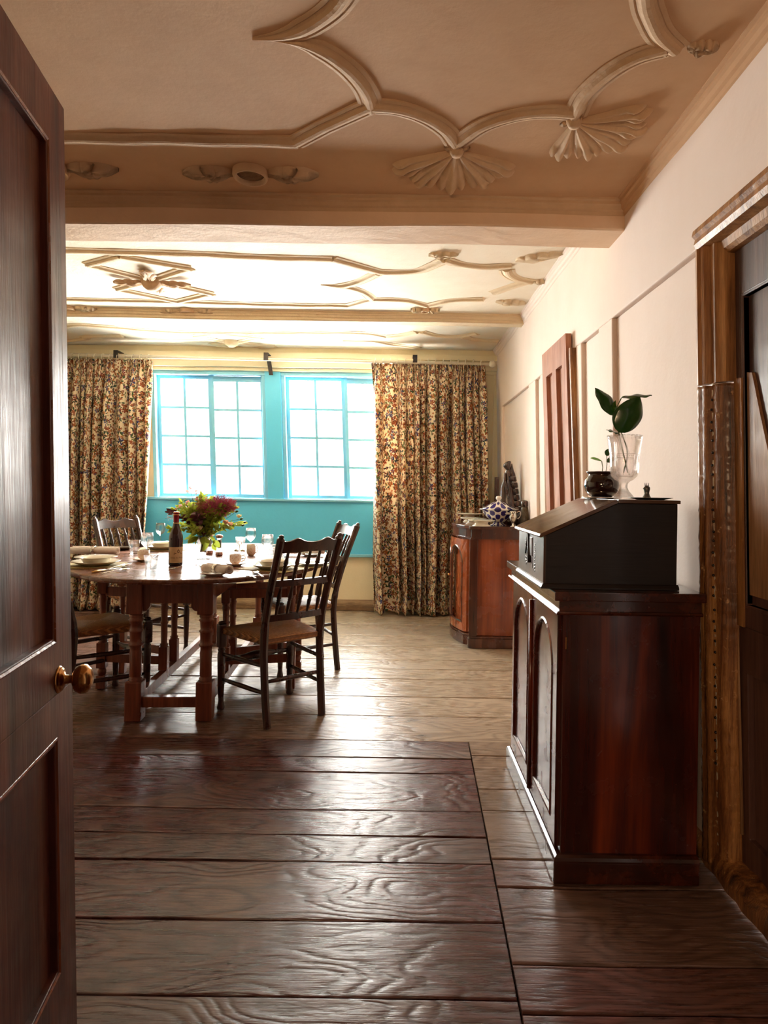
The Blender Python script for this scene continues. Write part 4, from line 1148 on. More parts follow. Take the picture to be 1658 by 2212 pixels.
# aprons with shaped ends
m = MB()
XZ = Matrix(((1, 0, 0, 0), (0, 0, 1, 0), (0, 1, 0, 0), (0, 0, 0, 1)))
ap = [(-.14, .724), (.14, .724), (.14, .560), (.132, .560)] + [(.132 - .03 * math.sin(a), .60 - .04 * math.cos(a) + .0) for a in [k * PI / 2 / 6 for k in range(1, 7)]] + [(-.132 + .03 * math.sin(a), .60 - .04 * math.cos(a)) for a in [k * PI / 2 / 6 for k in range(6, 0, -1)]] + [(-.132, .560), (-.14, .560)]
for y in (-.86, .835):
    m = MB(); m.prism(ap, y, y + .024, XZ); m.build('end_apron', M['table'], tab)
for s in (-1, 1):
    m = MB(); m.bbox(s * .178 - .012, s * .178 + .012, -.81, .81, .60, .724, .003); m.build('side_apron', M['table'], tab)
    m = MB(); m.bbox(s * .178 - .020, s * .178 + .020, -.81, .81, .068, .122, .004); m.build('long_stretcher', M['table'], tab)
for y in (-.84, .84):
    m = MB(); m.bbox(-.145, .145, y - .022, y + .022, .066, .120, .004); m.build('end_stretcher', M['table'], tab)
# gates
thinp = [(0, .026), (.02, .021), (.05, .025), (.08, .018), (.4, .0185), (.5, .019), (.55, .025), (.58, .018), (.8, .019), (.90, .024), (.93, .018), (.97, .024), (1, .022)]
def gate(s, yi, xo, yo):
    xi = s * .178
    g = MB(); post(g, xi, yi, .124, .26, .050, .003); turned(g, (xi, yi, .26), (xi, yi, .52), thinp, 14); post(g, xi, yi, .52, .60, .048, .003)
    gi = g.build('gate_post', M['table'], tab)
    g = MB(); post(g, xo, yo, 0, .075, .054, .004); turned(g, (xo, yo, .075), (xo, yo, .12), [(0, .02), (.5, .026), (1, .02)]); post(g, xo, yo, .12, .27, .052, .003)
    turned(g, (xo, yo, .27), (xo, yo, .56), thinp, 14); post(g, xo, yo, .56, TZ - .026, .052, .003)
    g.build('leg', M['table'], tab)
    d = Vector((xo - xi, yo - yi, 0)); ln = d.length; Mg = T(xi, yi, 0) @ RZ(math.atan2(d.y, d.x))
    for (a, b, nm) in ((.155, .205, 'gate_rail'), (.545, .60, 'gate_rail')):
        g = MB(); g.bbox(.02, ln - .02, -.011, .011, a, b, .003, Mg); g.build(nm, M['table'], tab)
gate(-1, -.37, -.555, -.31); gate(-1, -.17, -.56, .01)
gate(1, -.37, .555, -.31); gate(1, -.17, .56, .01)
# top in three pieces
def oval(xa, xb, n=120):
    pts = []
    for i in range(n):
        t = 2 * PI * i / n; c, s = math.cos(t), math.sin(t)
        x = .755 * math.copysign(abs(c) ** .93, c); y = 1.075 * math.copysign(abs(s) ** .93, s)
        pts.append((x, y))
    out = []
    def clip(P, f, inter):
        res = []
        for k in range(len(P)):
            a, b = P[k - 1], P[k]
            if f(b):
                if not f(a): res.append(inter(a, b))
                res.append(b)
            elif f(a): res.append(inter(a, b))
        return res
    def at(xc): return lambda a, b: (xc, a[1] + (b[1] - a[1]) * (xc - a[0]) / (b[0] - a[0]))
    if xa is not None: pts = clip(pts, lambda p: p[0] >= xa, at(xa))
    if xb is not None: pts = clip(pts, lambda p: p[0] <= xb, at(xb))
    return pts
for (xa, xb, nm) in ((None, -.2204, 'drop_leaf'), (-.22, .22, 'fixed_top'), (.2204, None, 'drop_leaf')):
    pts = oval(xa, xb); N_ = len(pts); vs = []
    def rim(p, o):
        if abs(abs(p[0]) - .22) < .0012: return (p[0], p[1] * (1 - o))
        return (p[0] * (1 - o * 1.2), p[1] * (1 - o))
    LV = [(.010, -.026), (.002, -.023), (0, -.016), (0, -.008), (.002, -.003), (.007, 0)]
    for o, dz in LV: vs += [(*rim(p, o), TZ + dz) for p in pts]
    fs = [tuple(reversed(range(N_))), tuple((len(LV) - 1) * N_ + i for i in range(N_))]
    for k in range(len(LV) - 1): fs += [(k * N_ + i, k * N_ + (i + 1) % N_, (k + 1) * N_ + (i + 1) % N_, (k + 1) * N_ + i) for i in range(N_)]
    m = MB(); m.add(vs, fs); m.build(nm, M['tabletop'], tab)

# ---------------------------------------------------------------- tall cupboard by the door
cup = thing('mahogany_cupboard', 'dark mahogany two-door cupboard with arched panels standing against the pink wall', 'cupboard', (.505, 2.0, 0))
CL, CD = .84, .435      # length in depth direction, depth towards wall ; local x 0..CD, y 0..CL
m = MB(); m.bbox(.012, CD, .006, CL - .006, .07, .835, .002); m.build('carcass', M['mahog'], cup)
m = MB(); pr = [(0, 0), (0, .068), (.006, .076), (.016, .082), (.02, .082)]
def skirt(mb, prof, x0, x1, y0, y1):
    path = [(x1, y0, 0), (x0, y0, 0), (x0, y1, 0), (x1, y1, 0)]
    mb.sweep(path, [(u, z) for u, z in prof], N=Vector((0, 0, 1)))
m.bbox(-.012, CD + .0, -.016, CL + .016, 0, .066, .003)
m.add([], [])
m.sweep([(CD, -.016, .0), (-.012, -.016, .0), (-.012, CL + .016, .0), (CD, CL + .016, .0)], [(0, .064), (0, .070), (.004, .079), (.012, .084), (.026, .086), (.03, .064)], N=Vector((0, 0, 1)))
m.build('plinth', M['mahog_y'], cup)
m = MB(); m.bbox(-.022, CD + .006, -.022, CL + .022, .868, .896, .003)
m.build('top', M['mahog_y'], cup)
m = MB(); m.bbox(-.004, CD, -.004, CL + .004, .833, .870, .002)
m.sweep([(CD, -.006, .829), (-.006, -.006, .829), (-.006, CL + .006, .829), (CD, CL + .006, .829)], [(.004, -.006), (-.006, -.005), (-.009, 0), (-.006, .005), (.004, .006)], N=Vector((0, 0, 1)))
m.build('frieze', M['mahog_y'], cup)
def arch_loop(ya, yb, za, zb, n=18):
    r = (yb - ya) / 2; yc = (ya + yb) / 2; pts = [(ya, za), (yb, za)]
    for k in range(n + 1):
        a = PI * k / n; pts.append((yc + r * math.cos(a), zb - r * 1.05 + r * 1.05 * math.sin(a)))
    return pts
cg = .415
for (ya, yb, hs) in ((.03, cg - .004, 1), (cg + .004, CL - .03, -1)):
    m = MB(); L0 = [(ya, .092), (yb, .092), (yb, .818), (ya, .818)]
    m.holed(L0, arch_loop(ya + .062, yb - .055, .165, .765), 0.0, .017, YZ)
    d = m.build('door', M['mahog'], cup, .0015)
    m = MB(); m.box(.008, .0118, ya + .05, yb - .045, .155, .775); m.build('panel', M['mahog'], d)
    m = MB(); lp = [(0.004, y, z) for y, z in arch_loop(ya + .062, yb - .055, .165, .765)]
    m.sweep(lp, [(-.007, -.006), (-.007, .004), (-.002, .0075), (.003, .005), (.006, -.002), (.006, -.007)], N=Vector((-1, 0, 0)), closed=True); m.build('panel_moulding', M['mahog'], d)
m = MB(); m.tube([(-.004, cg - .006, .10), (-.004, cg - .006, .80)], .008, 8); m.build('meeting_bead', M['mahog'], cup)
m = MB(); m.bbox(.018, .0225, .0035, .007, .715, .752, .0004); m.build('hinge', M['brass'], cup)
m = MB(); m.lathe([(0, .0), (.006, .0), (.006, .002), (0, .003)], 12, T(-.0015, cg + .03, .48) @ RY(-PI / 2)); m.build('keyhole', M['brass'], cup)

# ---------------------------------------------------------------- writing box on the cupboard
DZ = .896
desk = thing('writing_slope', 'dark oak slope-top writing box with carved front standing on the cupboard', 'box', (.467, 2.045, DZ))
DL, DD = .415, .415
sideprof = [(0, 0), (DD, 0), (DD, .272), (.225, .272), (0, .168)]
m = MB(); m.prism(sideprof, 0, DL, XZ); m.build('body', M['deskdark'], desk, .002)
m = MB(); m.add([(-.014, y, z) for y in (-.0, DL) for z in (0.004, .160)] , [])
fm = wood('pale_worn_box_front', (0.05, 0.022, 0.014), (0.10, 0.048, 0.030), (0.16, 0.08, 0.05), 'Z', .34, 1.0, 0.15, 0.15)
M['boxfront'] = fm
m = MB(); m.bbox(-.006, 0.002, .001, DL - .001, .0, .166, .001); m.build('front_board', fm, desk)
# sloping lid with moulded nosing
e1 = Vector((0, 0, .168)); e2 = Vector((.225, 0, .272)); dd = (e2 - e1).normalized(); nn = Vector((-dd.z, 0, dd.x))
def lidp(s, t, y): p = e1 + dd * s + nn * t; return (p.x, y, p.z)
S = (e2 - e1).length
m = MB(); prof = [(-.020, .001), (-.022, .007), (-.016, .012), (-.006, .013), (S, .013), (S, .001)]
m.add([lidp(s, t, -.010) for s, t in prof] + [lidp(s, t, DL + .010) for s, t in prof], [tuple(range(6)), tuple(11 - k for k in range(6))] + [(i, (i + 1) % 6, 6 + (i + 1) % 6, 6 + i) for i in range(6)])
m.build('lid', M['desktop'], desk, .0015)
m = MB(); m.bbox(.226, DD + .006, -.008, DL + .008, .2725, .284, .002); m.build('top_board', M['desktop'], desk)
m = MB(); m.sweep([(DD + .004, -.002, 0), (-.006, -.002, 0), (-.006, DL + .002, 0), (DD + .004, DL + .002, 0)], [(.003, .001), (-.009, .001), (-.009, .006), (-.004, .014), (0, .017), (.003, .017)], N=Vector((0, 0, 1)))
m.build('base_moulding', M['deskdark'], desk)
# lock hasp and pierced carving on the front
m = MB()
def cut(y, z, ry, rz, rot=0): m.lathe([(0, .0012), (.7, .001), (1, 0)], 10, T(-.0062, y, z) @ RX(rot) @ RY(-PI / 2) @ Matrix.Diagonal((rz, ry, 1, 1)))
for k in range(5): cut(.285 - .004 * math.sin(k * 2), .135 - k * .009, .0045, .003, k)
for (a, b) in ((.268, .070), (.280, .072), (.270, .060), (.281, .060), (.274, .048), (.266, .052)): cut(a, b, .0055, .005)
for k in range(9): cut(.128 + .008 * math.sin(k * 1.9), .128 - k * .0065, .0055, .0035, k * .8)
for (a, b) in ((.120, .062), (.132, .060), (.124, .052), (.134, .049), (.126, .040)): cut(a, b, .0055, .005)
m.build('carved_pattern', M['ink'] if False else M['iron'], desk)
m = MB()
m.tube([(-.008, .235, .158), (-.010, .268, .085)], [.004, .0025], 6); m.tube([(-.008, .228, .158), (-.010, .196, .060)], [.0045, .006], 6); m.tube([(-.008, .252, .110), (-.008, .214, .108)], .0018, 6)
m.tube([(-.007, .255, .10), (-.007, .212, .090)], .0015, 6)
m.build('forked_hasp', M['iron'], desk)
m = MB(); m.bbox(-.0075, -.0055, .160, .1625, .045, .150, .0004); m.build('slot', M['iron'], desk)
m = MB(); m.bbox(-.009, -.005, .168, .205, .085, .148, .001); m.build('lock_plate', fm, desk)

# ---------------------------------------------------------------- bow-fronted sideboard
SY0, SY1 = 4.95, 5.90
sb = thing('mahogany_sideboard', 'bow-fronted red mahogany sideboard standing beyond the cupboard next to the floral curtain', 'sideboard', (.56, SY0, 0))
SLn = SY1 - SY0
def bow(y, o=0.0):
    # front outline in plan, y 0..SLn -> x
    t = y / SLn
    k = min(t, 1 - t)
    b = 0.0 if k < .10 else (-(math.sin((k - .10) / .40 * PI / 2) ** .8) * .10 if k > .10 else 0)
    if .08 < k < .14: b += .012 * math.sin((k - .08) / .06 * PI)
    return b
def plan(o, n=60, corner=.03):
    pts = []
    for i in range(n + 1):
        y = -o + (SLn + 2 * o) * i / n; yy = min(max(y, 0), SLn)
        x = bow(yy) - o
        e = min(y + o, SLn + o - y)
        if e < corner: x += corner - math.sqrt(max(0, corner ** 2 - (corner - e) ** 2))
        pts.append((x, y))
    back = .375
    return pts + [(back, SLn + o), (back, -o)]
m = MB(); m.prism(plan(-.028, 60, .004), .09, .885); m.build('carcass', M['side'], sb)
m = MB(); m.prism(plan(.012), 0, .072); 
m.prism(plan(.004), .072, .088); m.build('plinth', M['side_dark'], sb, .003)
m = MB(); m.prism(plan(.012), .905, .930); m.build('top', M['side_dark'], sb, .003)
m = MB(); m.prism(plan(-.004), .840, .905); m.prism(plan(.004), .832, .842); m.build('frieze_drawer', M['side_dark'], sb, .001)
for y0 in (.0, SLn - .062):
    m = MB(); m.bbox(-.006, .055, y0, y0 + .062, .088, .834, .003); m.build('pilaster', M['side_dark'], sb)
# curved doors with arched panels
def curved(m):  # bend from flat y,z,t to the bow
    m.map(lambda p: (bow(p[1]) - .012 + p[0], p[1], p[2])); return m
for (ya, yb) in ((.115, SLn / 2 - .003), (SLn / 2 + .003, SLn - .115)):
    n = 16
    outer = [(ya + (yb - ya) * k / n, .10) for k in range(n)] + [(yb, .10), (yb, .82)] + [(yb - (yb - ya) * k / n, .82) for k in range(1, n)] + [(ya, .82)]
    a0, b0 = ya + .05, yb - .05
    lp = [(a0 + (b0 - a0) * k / 10, .17) for k in range(10)] + [(b0, .17)] + arch_loop(a0, b0, .17, .76)[2:]
    m = MB(); m.holed(outer, lp, 0, .014, YZ); d = curved(m).build('door', M['side'], sb)
    m = MB(); m.sweep([(.004, y, z) for y, z in lp], [(-.008, -.004), (-.008, .004), (-.001, .009), (.006, .004), (.008, -.004)], N=Vector((-1, 0, 0)), closed=True); curved(m).build('panel_moulding', M['side_dark'], d)
    ky = yb - .02 if ya < .2 else ya + .02
    m = MB(); m.lathe([(0, .022), (.007, .020), (.009, .014), (.005, .008), (.004, 0)], 12, T(bow(ky) - .014, ky, .50) @ RY(-PI / 2)); m.build('knob', M['brass'], d)

# ================================================================ lathe-turned tableware
def ob(name, label, cat, loc, rz=0, group=None): return thing(name, label, cat, loc, rz, group)
def simple(mb, name, mat, label, cat, loc, group=None, rz=0.0, **k):
    o = mb.build(name, mat, None, **k); o.location = loc; o.rotation_euler = (0, 0, rz); return tag(o, label, cat, group)
def plate_mb(r=.13, h=.022):
    return MB().lathe([(0, .004), (r * .58, .004), (r * .64, .007), (r * .70, h * .55), (r * .98, h), (r, h + .001), (r, h + .003), (r * .97, h + .003), (r * .70, h * .75), (r * .62, .0105), (0, .0085)], 48) if False else \
        MB().lathe([(0, .0), (r * .56, .0), (r * .58, .003), (r * .68, .006), (r * .98, h), (r, h + .0015), (r * .985, h + .003), (r * .70, .0125), (r * .62, .008), (0, .007)], 48)
def soup_mb(r=.115):
    return MB().lathe([(0, 0), (r * .5, 0), (r * .56, .003), (r * .70, .028), (r * .74, .031), (r * .98, .037), (r, .0385), (r * .985, .040), (r * .72, .0345), (r * .66, .030), (r * .5, .009), (0, .007)], 48)
P = lambda x, y, z=TZ: atz(x, y, z)
plate_0 = None
def put_plate(kind, loc, r, label, group, mat='china'):
    mb = plate_mb(r) if kind == 'plate' else soup_mb(r)
    nm = 'dinner_plate' if kind == 'plate' else 'soup_plate'
    return simple(mb, nm, M[mat], label, 'plate', loc, group)
def setting(cx, cy, desc, sc_=1.0, matrot=0.2, mats=True):
    p = Vector((cx, cy, TZ))
    if mats:
        mb = MB(); mb.bbox(-.16, .16, -.125, .125, 0, .004, .0015)
        simple(mb, 'placemat', M['mat'], 'square olive woven placemat ' + desc, 'placemat', p, 'olive placemats', matrot)
    z = TZ + .0042 if mats else TZ
    put_plate('plate', (cx, cy, z), .128 * sc_, 'cream dinner plate under a soup plate ' + desc, 'cream dinner plates')
    put_plate('soup', (cx, cy, z + .0085), .112 * sc_, 'cream rimmed soup plate stacked on a dinner plate ' + desc, 'cream soup plates')
v = P(207, 1222); setting(v.x, v.y, 'beside the yellow-handled knife', 1.0, .35)
v = P(590, 1229); setting(v.x, v.y, 'behind the nearest chair back', 1.0, -.5)
v = P(352, 1187); setting(v.x, v.y, 'behind the wine bottle')
v = P(650, 1188); setting(v.x, v.y, 'near the tall blue-side chair')

def napkin(loc, rz, label, ln=.19, r=.024):
    root = thing('rolled_napkin', label, 'napkin', loc, rz, 'rolled linen napkins')
    mb = MB(); n = 40; pts = []
    turns = 2.2; prof = []
    for i in range(n + 1):
        a = i / n * turns * 2 * PI; rr = r * (.35 + .65 * i / n); prof.append((rr * math.cos(a), rr * math.sin(a) + r))
    inner = [(x * .93, (y - r) * .93 + r) for x, y in prof]
    vs = []; fs = []; K = 14; m_ = len(prof)
    for k in range(K + 1):
        x = -ln / 2 + ln * k / K; pin = 1 - .14 * math.exp(-((x + .005) / .02) ** 2)
        for (a, b) in prof: vs.append((x + .004 * math.sin(a * 90), a * pin, (b - r) * pin + r))
    for k in range(K):
        for i in range(m_ - 1): a = k * m_ + i; fs.append((a, a + 1, a + m_ + 1, a + m_))
    mb.add(vs, fs, True); o = mb.build('cloth', M['linen'], root)
    md = o.modifiers.new('t', 'SOLIDIFY'); md.thickness = .0022; md.offset = 0
    mb = MB(); mb.lathe([(r * .90, -.010), (r * 1.02, -.011), (r * 1.08, -.008), (r * 1.05, 0), (r * 1.08, .008), (r * 1.02, .011), (r * .90, .010)], 28, T(-.005, 0, r) @ RY(PI / 2))
    mb.build('ring', M['silver'], root)
    return root
def sideplate(loc, r, label): return simple(plate_mb(r, .014), 'side_plate', M['china_white'], label, 'plate', loc, 'white side plates')
v = P(463, 1243); sideplate(v, .073, 'white side plate under a rolled napkin near the edge of the table')
napkin((v.x + .012, v.y, TZ + .0105), -.52, 'rolled napkin with silver ring on the side plate near the table edge', .175)
v = P(214, 1198); napkin((v.x - .03, v.y, TZ), .02, 'long rolled napkin with wire ring behind the plates beside the yellow-handled knife', .30, .027)
v = P(668, 1200); sideplate((v.x + .01, v.y - .02, TZ), .075, 'white side plate under a rolled napkin seen through the chair back')
napkin((v.x - .03, v.y - .01, TZ + .0105), .03, 'rolled napkin seen through the spindles of the nearest chair', .26, .027)
v = P(675, 1222); mb = MB(); mb.bbox(-.11, .11, -.095, .095, 0, .004, .0015); simple(mb, 'placemat', M['mat'], 'olive placemat with a white plate at the table edge behind the nearest chair back', 'placemat', v, 'olive placemats', .7)
sideplate((v.x, v.y, TZ + .0042), .095, 'shallow white plate on the placemat seen low through the nearest chair back')

# wine glasses and tumblers
def glass_mb(h=.165, r=.036):
    o = [(0, 0), (.034, 0), (.034, .0015), (.018, .004), (.006, .008), (.004, .03), (.004, .065), (.007, .075), (.020, .083), (.032, .098), (r + .001, .118), (r, .140), (r - .004, h)]
    i = [(r - .0055, h), (r - .0015, .140), (r - .0005, .118), (.0305, .099), (.019, .0855), (0, .080)]
    return MB().lathe(o + i, 36)
gw = glass_mb(); gwo = None
gl = [((317, 1209), 'wine glass standing nearest the curtain, in front of another wine glass'), ((346, 1176), 'wine glass standing behind another, against the blue panelling beside the bottle'),
      ((541, 1191), 'wine glass beyond the cream cup, farther of the two by the bouquet'), ((577, 1213), 'wine glass right behind the soup plates of the nearest chair')]
for p, lab in gl:
    v = P(*p)
    if gwo is None: gwo = simple(glass_mb(), 'wine_glass', M['glass'], lab, 'glass', v, 'wine glasses')
    else:
        c_ = gwo.copy(); C.objects.link(c_); c_.location = v; c_['label'] = lab
def tumbler_mb():
    mb = MB(); n = 40; rings = [(.027, 0), (.0285, .004), (.030, .03), (.0315, .045), (.0335, .052), (.0365, .088), (.035, .088), (.032, .052), (.029, .044), (.026, .012), (.0, .010)]
    vs = []; fs = []
    for k, (r, z) in enumerate(rings[:-1]):
        for i in range(n):
            a = 2 * PI * i / n; fl = (1 - .05 * (abs(math.sin(a * 5)) ** .6 < .5)) if k in (1, 2, 3) else 1
            vs.append((r * fl * math.cos(a), r * fl * math.sin(a), z))
    m_ = len(rings) - 1
    for k in range(m_ - 1):
        for i in range(n): j = (i + 1) % n; fs.append((k * n + i, k * n + j, (k + 1) * n + j, (k + 1) * n + i))
    fs.append(tuple(reversed(range(n)))); fs.append(tuple((m_ - 1) * n + i for i in range(n)))
    return mb.add(vs, fs, True)
tw = None
for p, lab in (((326, 1234), 'faceted tumbler nearest the camera, standing on the bare wood'), ((290, 1195), 'faceted tumbler behind the front wine glass, near the curtain'), ((519, 1186), 'faceted tumbler behind the cruet stand'), ((601, 1213), 'faceted tumbler half hidden by the nearest chair post')):
    v = P(*p)
    if tw is None: tw = simple(tumbler_mb(), 'tumbler', M['glass'], lab, 'glass', v, 'faceted tumblers')
    else:
        c_ = tw.copy(); C.objects.link(c_); c_.location = v; c_['label'] = lab

# cups
def cup(loc, rz, label, saucer_label=None, h=.055, r=.034):
    root = thing('teacup', label, 'cup', (loc[0], loc[1], loc[2] + (.011 if saucer_label else 0)), rz, 'blossom-patterned cups')
    mb = MB(); mb.lathe([(0, .0), (r * .62, 0), (r * .66, .003), (r * .9, .010), (r, .024), (r, h), (r - .0025, h), (r - .0025, .022), (r * .8, .010), (0, .006)], 32); mb.build('bowl', M['chinafloral'], root)
    mb = MB(); mb.tube([(r - .002, 0, h * .82), (r + .014, 0, h * .92), (r + .023, 0, h * .66), (r + .018, 0, h * .38), (r - .002, 0, h * .22)], .0028, 8); mb.build('handle', M['chinafloral'], root)
    if saucer_label:
        simple(MB().lathe([(0, 0), (.030, 0), (.034, .003), (.062, .013), (.066, .016), (.064, .0175), (.034, .008), (0, .0105)], 36), 'saucer', M['chinafloral'], saucer_label, 'saucer', loc, 'blossom-patterned saucers')
v = P(508, 1222); cup(v, .15, 'cream cup with rust blossom and loop handle in front of the bouquet', 'cream saucer under the cup in front of the bouquet')
v = P(310, 1212); cup(v, 2.6, 'cream cup with rust blossom behind the nearest tumbler', 'cream saucer under the cup behind the nearest tumbler')
v = P(542, 1200); cup(v, -.4, 'tall cream blossom mug beside the cruet stand', None, .075, .030)
# shallow shell-like dish
v = P(303, 1216)
# bottle
v = P(379, 1222)
bt = thing('wine_bottle', 'dark red wine bottle with buff label and red foil neck in front of the bouquet', 'bottle', v)
mb = MB(); mb.lathe([(0, .004), (.030, 0), (.037, .003), (.0385, .010), (.0385, .150), (.0375, .165), (.034, .182), (.027, .200), (.020, .218), (.0155, .238), (.0145, .262), (.0145, .300), (0, .300)], 40); mb.build('glass_body', M['bottle'], bt)
mb = MB(); mb.lathe([(.0150, .238), (.0152, .262), (.0152, .292), (.0165, .293), (.0165, .304), (.015, .3055), (0, .3055)], 28); cp = mb.build('capsule', M['capsule'], bt)
for (a, b) in ((.240, .2435), (.287, .291), (.300, .304)):
    mb = MB(); mb.lathe([(.0156, a), (.0168, a), (.0168, b), (.0156, b)], 28); mb.build('gold_band', M['foilgold'], cp)
# label wraps the front
def onbottle(u, z, r=.0390):
    a = -PI / 2 + u / r
    return (r * math.cos(a), r * math.sin(a), z)
vdir = math.atan2(v.y, v.x)         # turn the label towards the camera
bt.rotation_euler = (0, 0, vdir - PI / 2 + .12)
mb = MB(); n = 20; vs = [onbottle(-.044 + .088 * i / n, z) for z in (.020, .108) for i in range(n + 1)]
mb.add(vs, [(i, i + 1, n + 2 + i, n + 1 + i) for i in range(n)], True); lb = mb.build('label', M['paper'], bt)
def text_mesh(txt, size, name, mat, parent, u0, z0, rad=.0394, align='CENTER'):
    cu = bpy.data.curves.new('txt', 'FONT'); cu.body = txt; cu.size = size; cu.align_x = align; cu.extrude = 0.0001; cu.resolution_u = 3
    to = bpy.data.objects.new('txt', cu); C.objects.link(to)
    dg = bpy.context.evaluated_depsgraph_get(); me = bpy.data.meshes.new_from_object(to.evaluated_get(dg))
    bpy.data.objects.remove(to)
    for w in me.vertices: w.co = Vector(onbottle(u0 + w.co.x, z0 + w.co.y, rad))
    me.materials.clear(); me.materials.append(mat)
    o = bpy.data.objects.new(name, me); C.objects.link(o); o.parent = parent; return o
text_mesh('Côtes du Rhône', .0125, 'lettering', M['ink'], lb, .004, .045)
text_mesh('2019', .006, 'lettering', M['ink'], lb, .010, .023)
mb = MB(); nn_ = 20
for (rx, rz_, cx_, cz) in ((.0065, .010, .010, .084),):
    vs = []
    for i in range(nn_):
        a = 2 * PI * i / nn_
        vs.append(onbottle(cx_ + rx * math.cos(a), cz + rz_ * math.sin(a), .0394)); vs.append(onbottle(cx_ + rx * .55 * math.cos(a), cz + rz_ * .6 * math.sin(a), .0394))
    mb.add(vs, [(2 * i, 2 * ((i + 1) % nn_), 2 * ((i + 1) % nn_) + 1, 2 * i + 1) for i in range(nn_)])
for (a, b, s_) in ((-.008, .073, .0026), (-.013, .070, .003), (-.003, .074, .0022), (.022, .074, .0024), (.028, .071, .0028), (-.010, .078, .0018), (.010, .096, .002), (.024, .078, .0016)):
    vs = [onbottle(a + s_ * math.cos(q * PI / 3), b + s_ * math.sin(q * PI / 3), .0394) for q in range(6)]; mb.add(vs, [tuple(range(6))])
mb.build('emblem', M['ink'], lb)

# pepper and salt mills
def mill(p, label, inner, top):
    v = P(*p); root = thing('clear_mill', label, 'mill', v, 0, 'clear mills')
    mb = MB(); mb.lathe([(0, 0), (.023, 0), (.024, .003), (.024, .022), (.022, .025), (0, .025)], 28); mb.build('base', M['steelrose'], root)
    mb = MB(); mb.lathe([(.021, .025), (.0235, .030), (.0235, .042), (.017, .052), (.015, .060), (.0165, .115), (.0185, .118), (.017, .118), (.0148, .112), (.0133, .060), (.015, .052), (.0215, .041), (.019, .027)], 28, close=False); mb.build('glass_body', M['glass'], root)
    mb = MB(); mb.lathe([(0, .050), (.011, .050), (.0125, .058), (.0125, .100), (0, .104)], 20); mb.build('filling', M[inner], root)
    mb = MB(); mb.lathe([(.019, .116), (.022, .118), (.024, .124), (.020, .134), (0, .138)], 28); mb.build('cap', M[top], root)
mill((473, 1200), 'clear pepper mill with dark peppercorns beside the bouquet vase', 'pepper', 'steelrose')
mill((452, 1197), 'clear salt mill hidden behind the bouquet vase', 'salt', 'steelrose')
# cruet stand
v = P(517, 1206)
cr_ = thing('cruet_stand', 'small silver cruet stand with glass jars in front of the mug', 'cruet', v)
mb = MB(); mb.tube([(.03 * math.cos(a) * 1.3, .03 * math.sin(a), .026) for a in [2 * PI * k / 24 for k in range(25)]], .0015, 6); mb.tube([(0, 0, .003), (0, 0, .09)], .0018, 6)
mb.tube([(.011 * math.sin(a), 0, .095 + .014 * -math.cos(a)) for a in [2 * PI * k / 16 for k in range(17)]], .0018, 6); mb.lathe([(0, 0), (.04, 0), (.041, .003), (0, .004)], 24); mb.build('frame', M['silver'], cr_)
for x in (-.020, .020):
    mb = MB(); mb.lathe([(0, .004), (.014, .004), (.017, .01), (.017, .038), (.013, .044), (.012, .038), (.014, .01), (0, .008)], 20, T(x, 0, 0)); j = mb.build('jar', M['glass'], cr_)
    mb = MB(); mb.lathe([(.014, .044), (.0155, .045), (.0155, .052), (.006, .058), (0, .060)], 20, T(x, 0, 0)); mb.build('lid', M['silver'], j)

# cutlery
def spoon_parts(root, ln=.19, bowl=True, handle='silver', fork=False, knife=False):
    if knife:
        mb = MB(); mb.tube([(0, 0, .006), (.03, 0, .006), (.09, 0, .006)], [.006, .0085, .007], 10, flat=.7); mb.build('handle', M['bone'], root)
        mb = MB(); mb.add([(.09, -.003, .005), (.11, -.009, .005), (.19, -.010, .004), (.215, .002, .003), (.19, .006, .004), (.09, .004, .005), (.09, -.003, .0065), (.11, -.009, .0062), (.19, -.010, .005), (.215, .002, .0038), (.19, .006, .0056), (.09, .004, .0065)],
                   [(5, 4, 3, 2, 1, 0), (6, 7, 8, 9, 10, 11)] + [(i, (i + 1) % 6, 6 + (i + 1) % 6, 6 + i) for i in range(6)]); mb.build('blade', M['silver'], root)
        return
    mb = MB(); mb.tube([(0, 0, .004), (.02, 0, .005), (.07, 0, .009), (ln - .06, 0, .012), (ln - .045, 0, .009)], [.0075, .006, .0032, .0028, .0035], 8, flat=.35); mb.build('handle', M['silver'], root)
    mb = MB()
    if fork:
        mb.add([(ln - .05, -.010, .008), (ln - .05, .010, .008), (ln - .03, .012, .004), (ln - .03, -.012, .004), (ln - .05, -.010, .0095), (ln - .05, .010, .0095), (ln - .03, .012, .0055), (ln - .03, -.012, .0055)], [(3, 2, 1, 0), (4, 5, 6, 7), (0, 1, 5, 4), (2, 3, 7, 6), (1, 2, 6, 5), (3, 0, 4, 7)])
        for y in (-.0095, -.0032, .0032, .0095): mb.tube([(ln - .031, y, .005), (ln - .005, y, .0035), (ln + .012, y * .95, .007)], [.0018, .0015, .0008], 6)
        mb.build('tines', M['silver'], root)
    else:
        n = 12; vs = []; fs = []
        for i in range(n + 1):
            t = i / n; w = .021 * math.sin(PI * (t * .92 + .05)) ** .7
            for j in range(7):
                s_ = j / 3 - 1; vs.append((ln - .052 + .065 * t, s_ * w, .0035 + .008 * (s_ * s_) * math.sin(PI * t) ** .5 + .004 * (1 - math.sin(PI * t))))
        for i in range(n):
            for j in range(6): a = i * 7 + j; fs.append((a, a + 1, a + 8, a + 7))
        mb.add(vs, fs, True); o = mb.build('bowl', M['silver'], root); md = o.modifiers.new('t', 'SOLIDIFY'); md.thickness = .0012
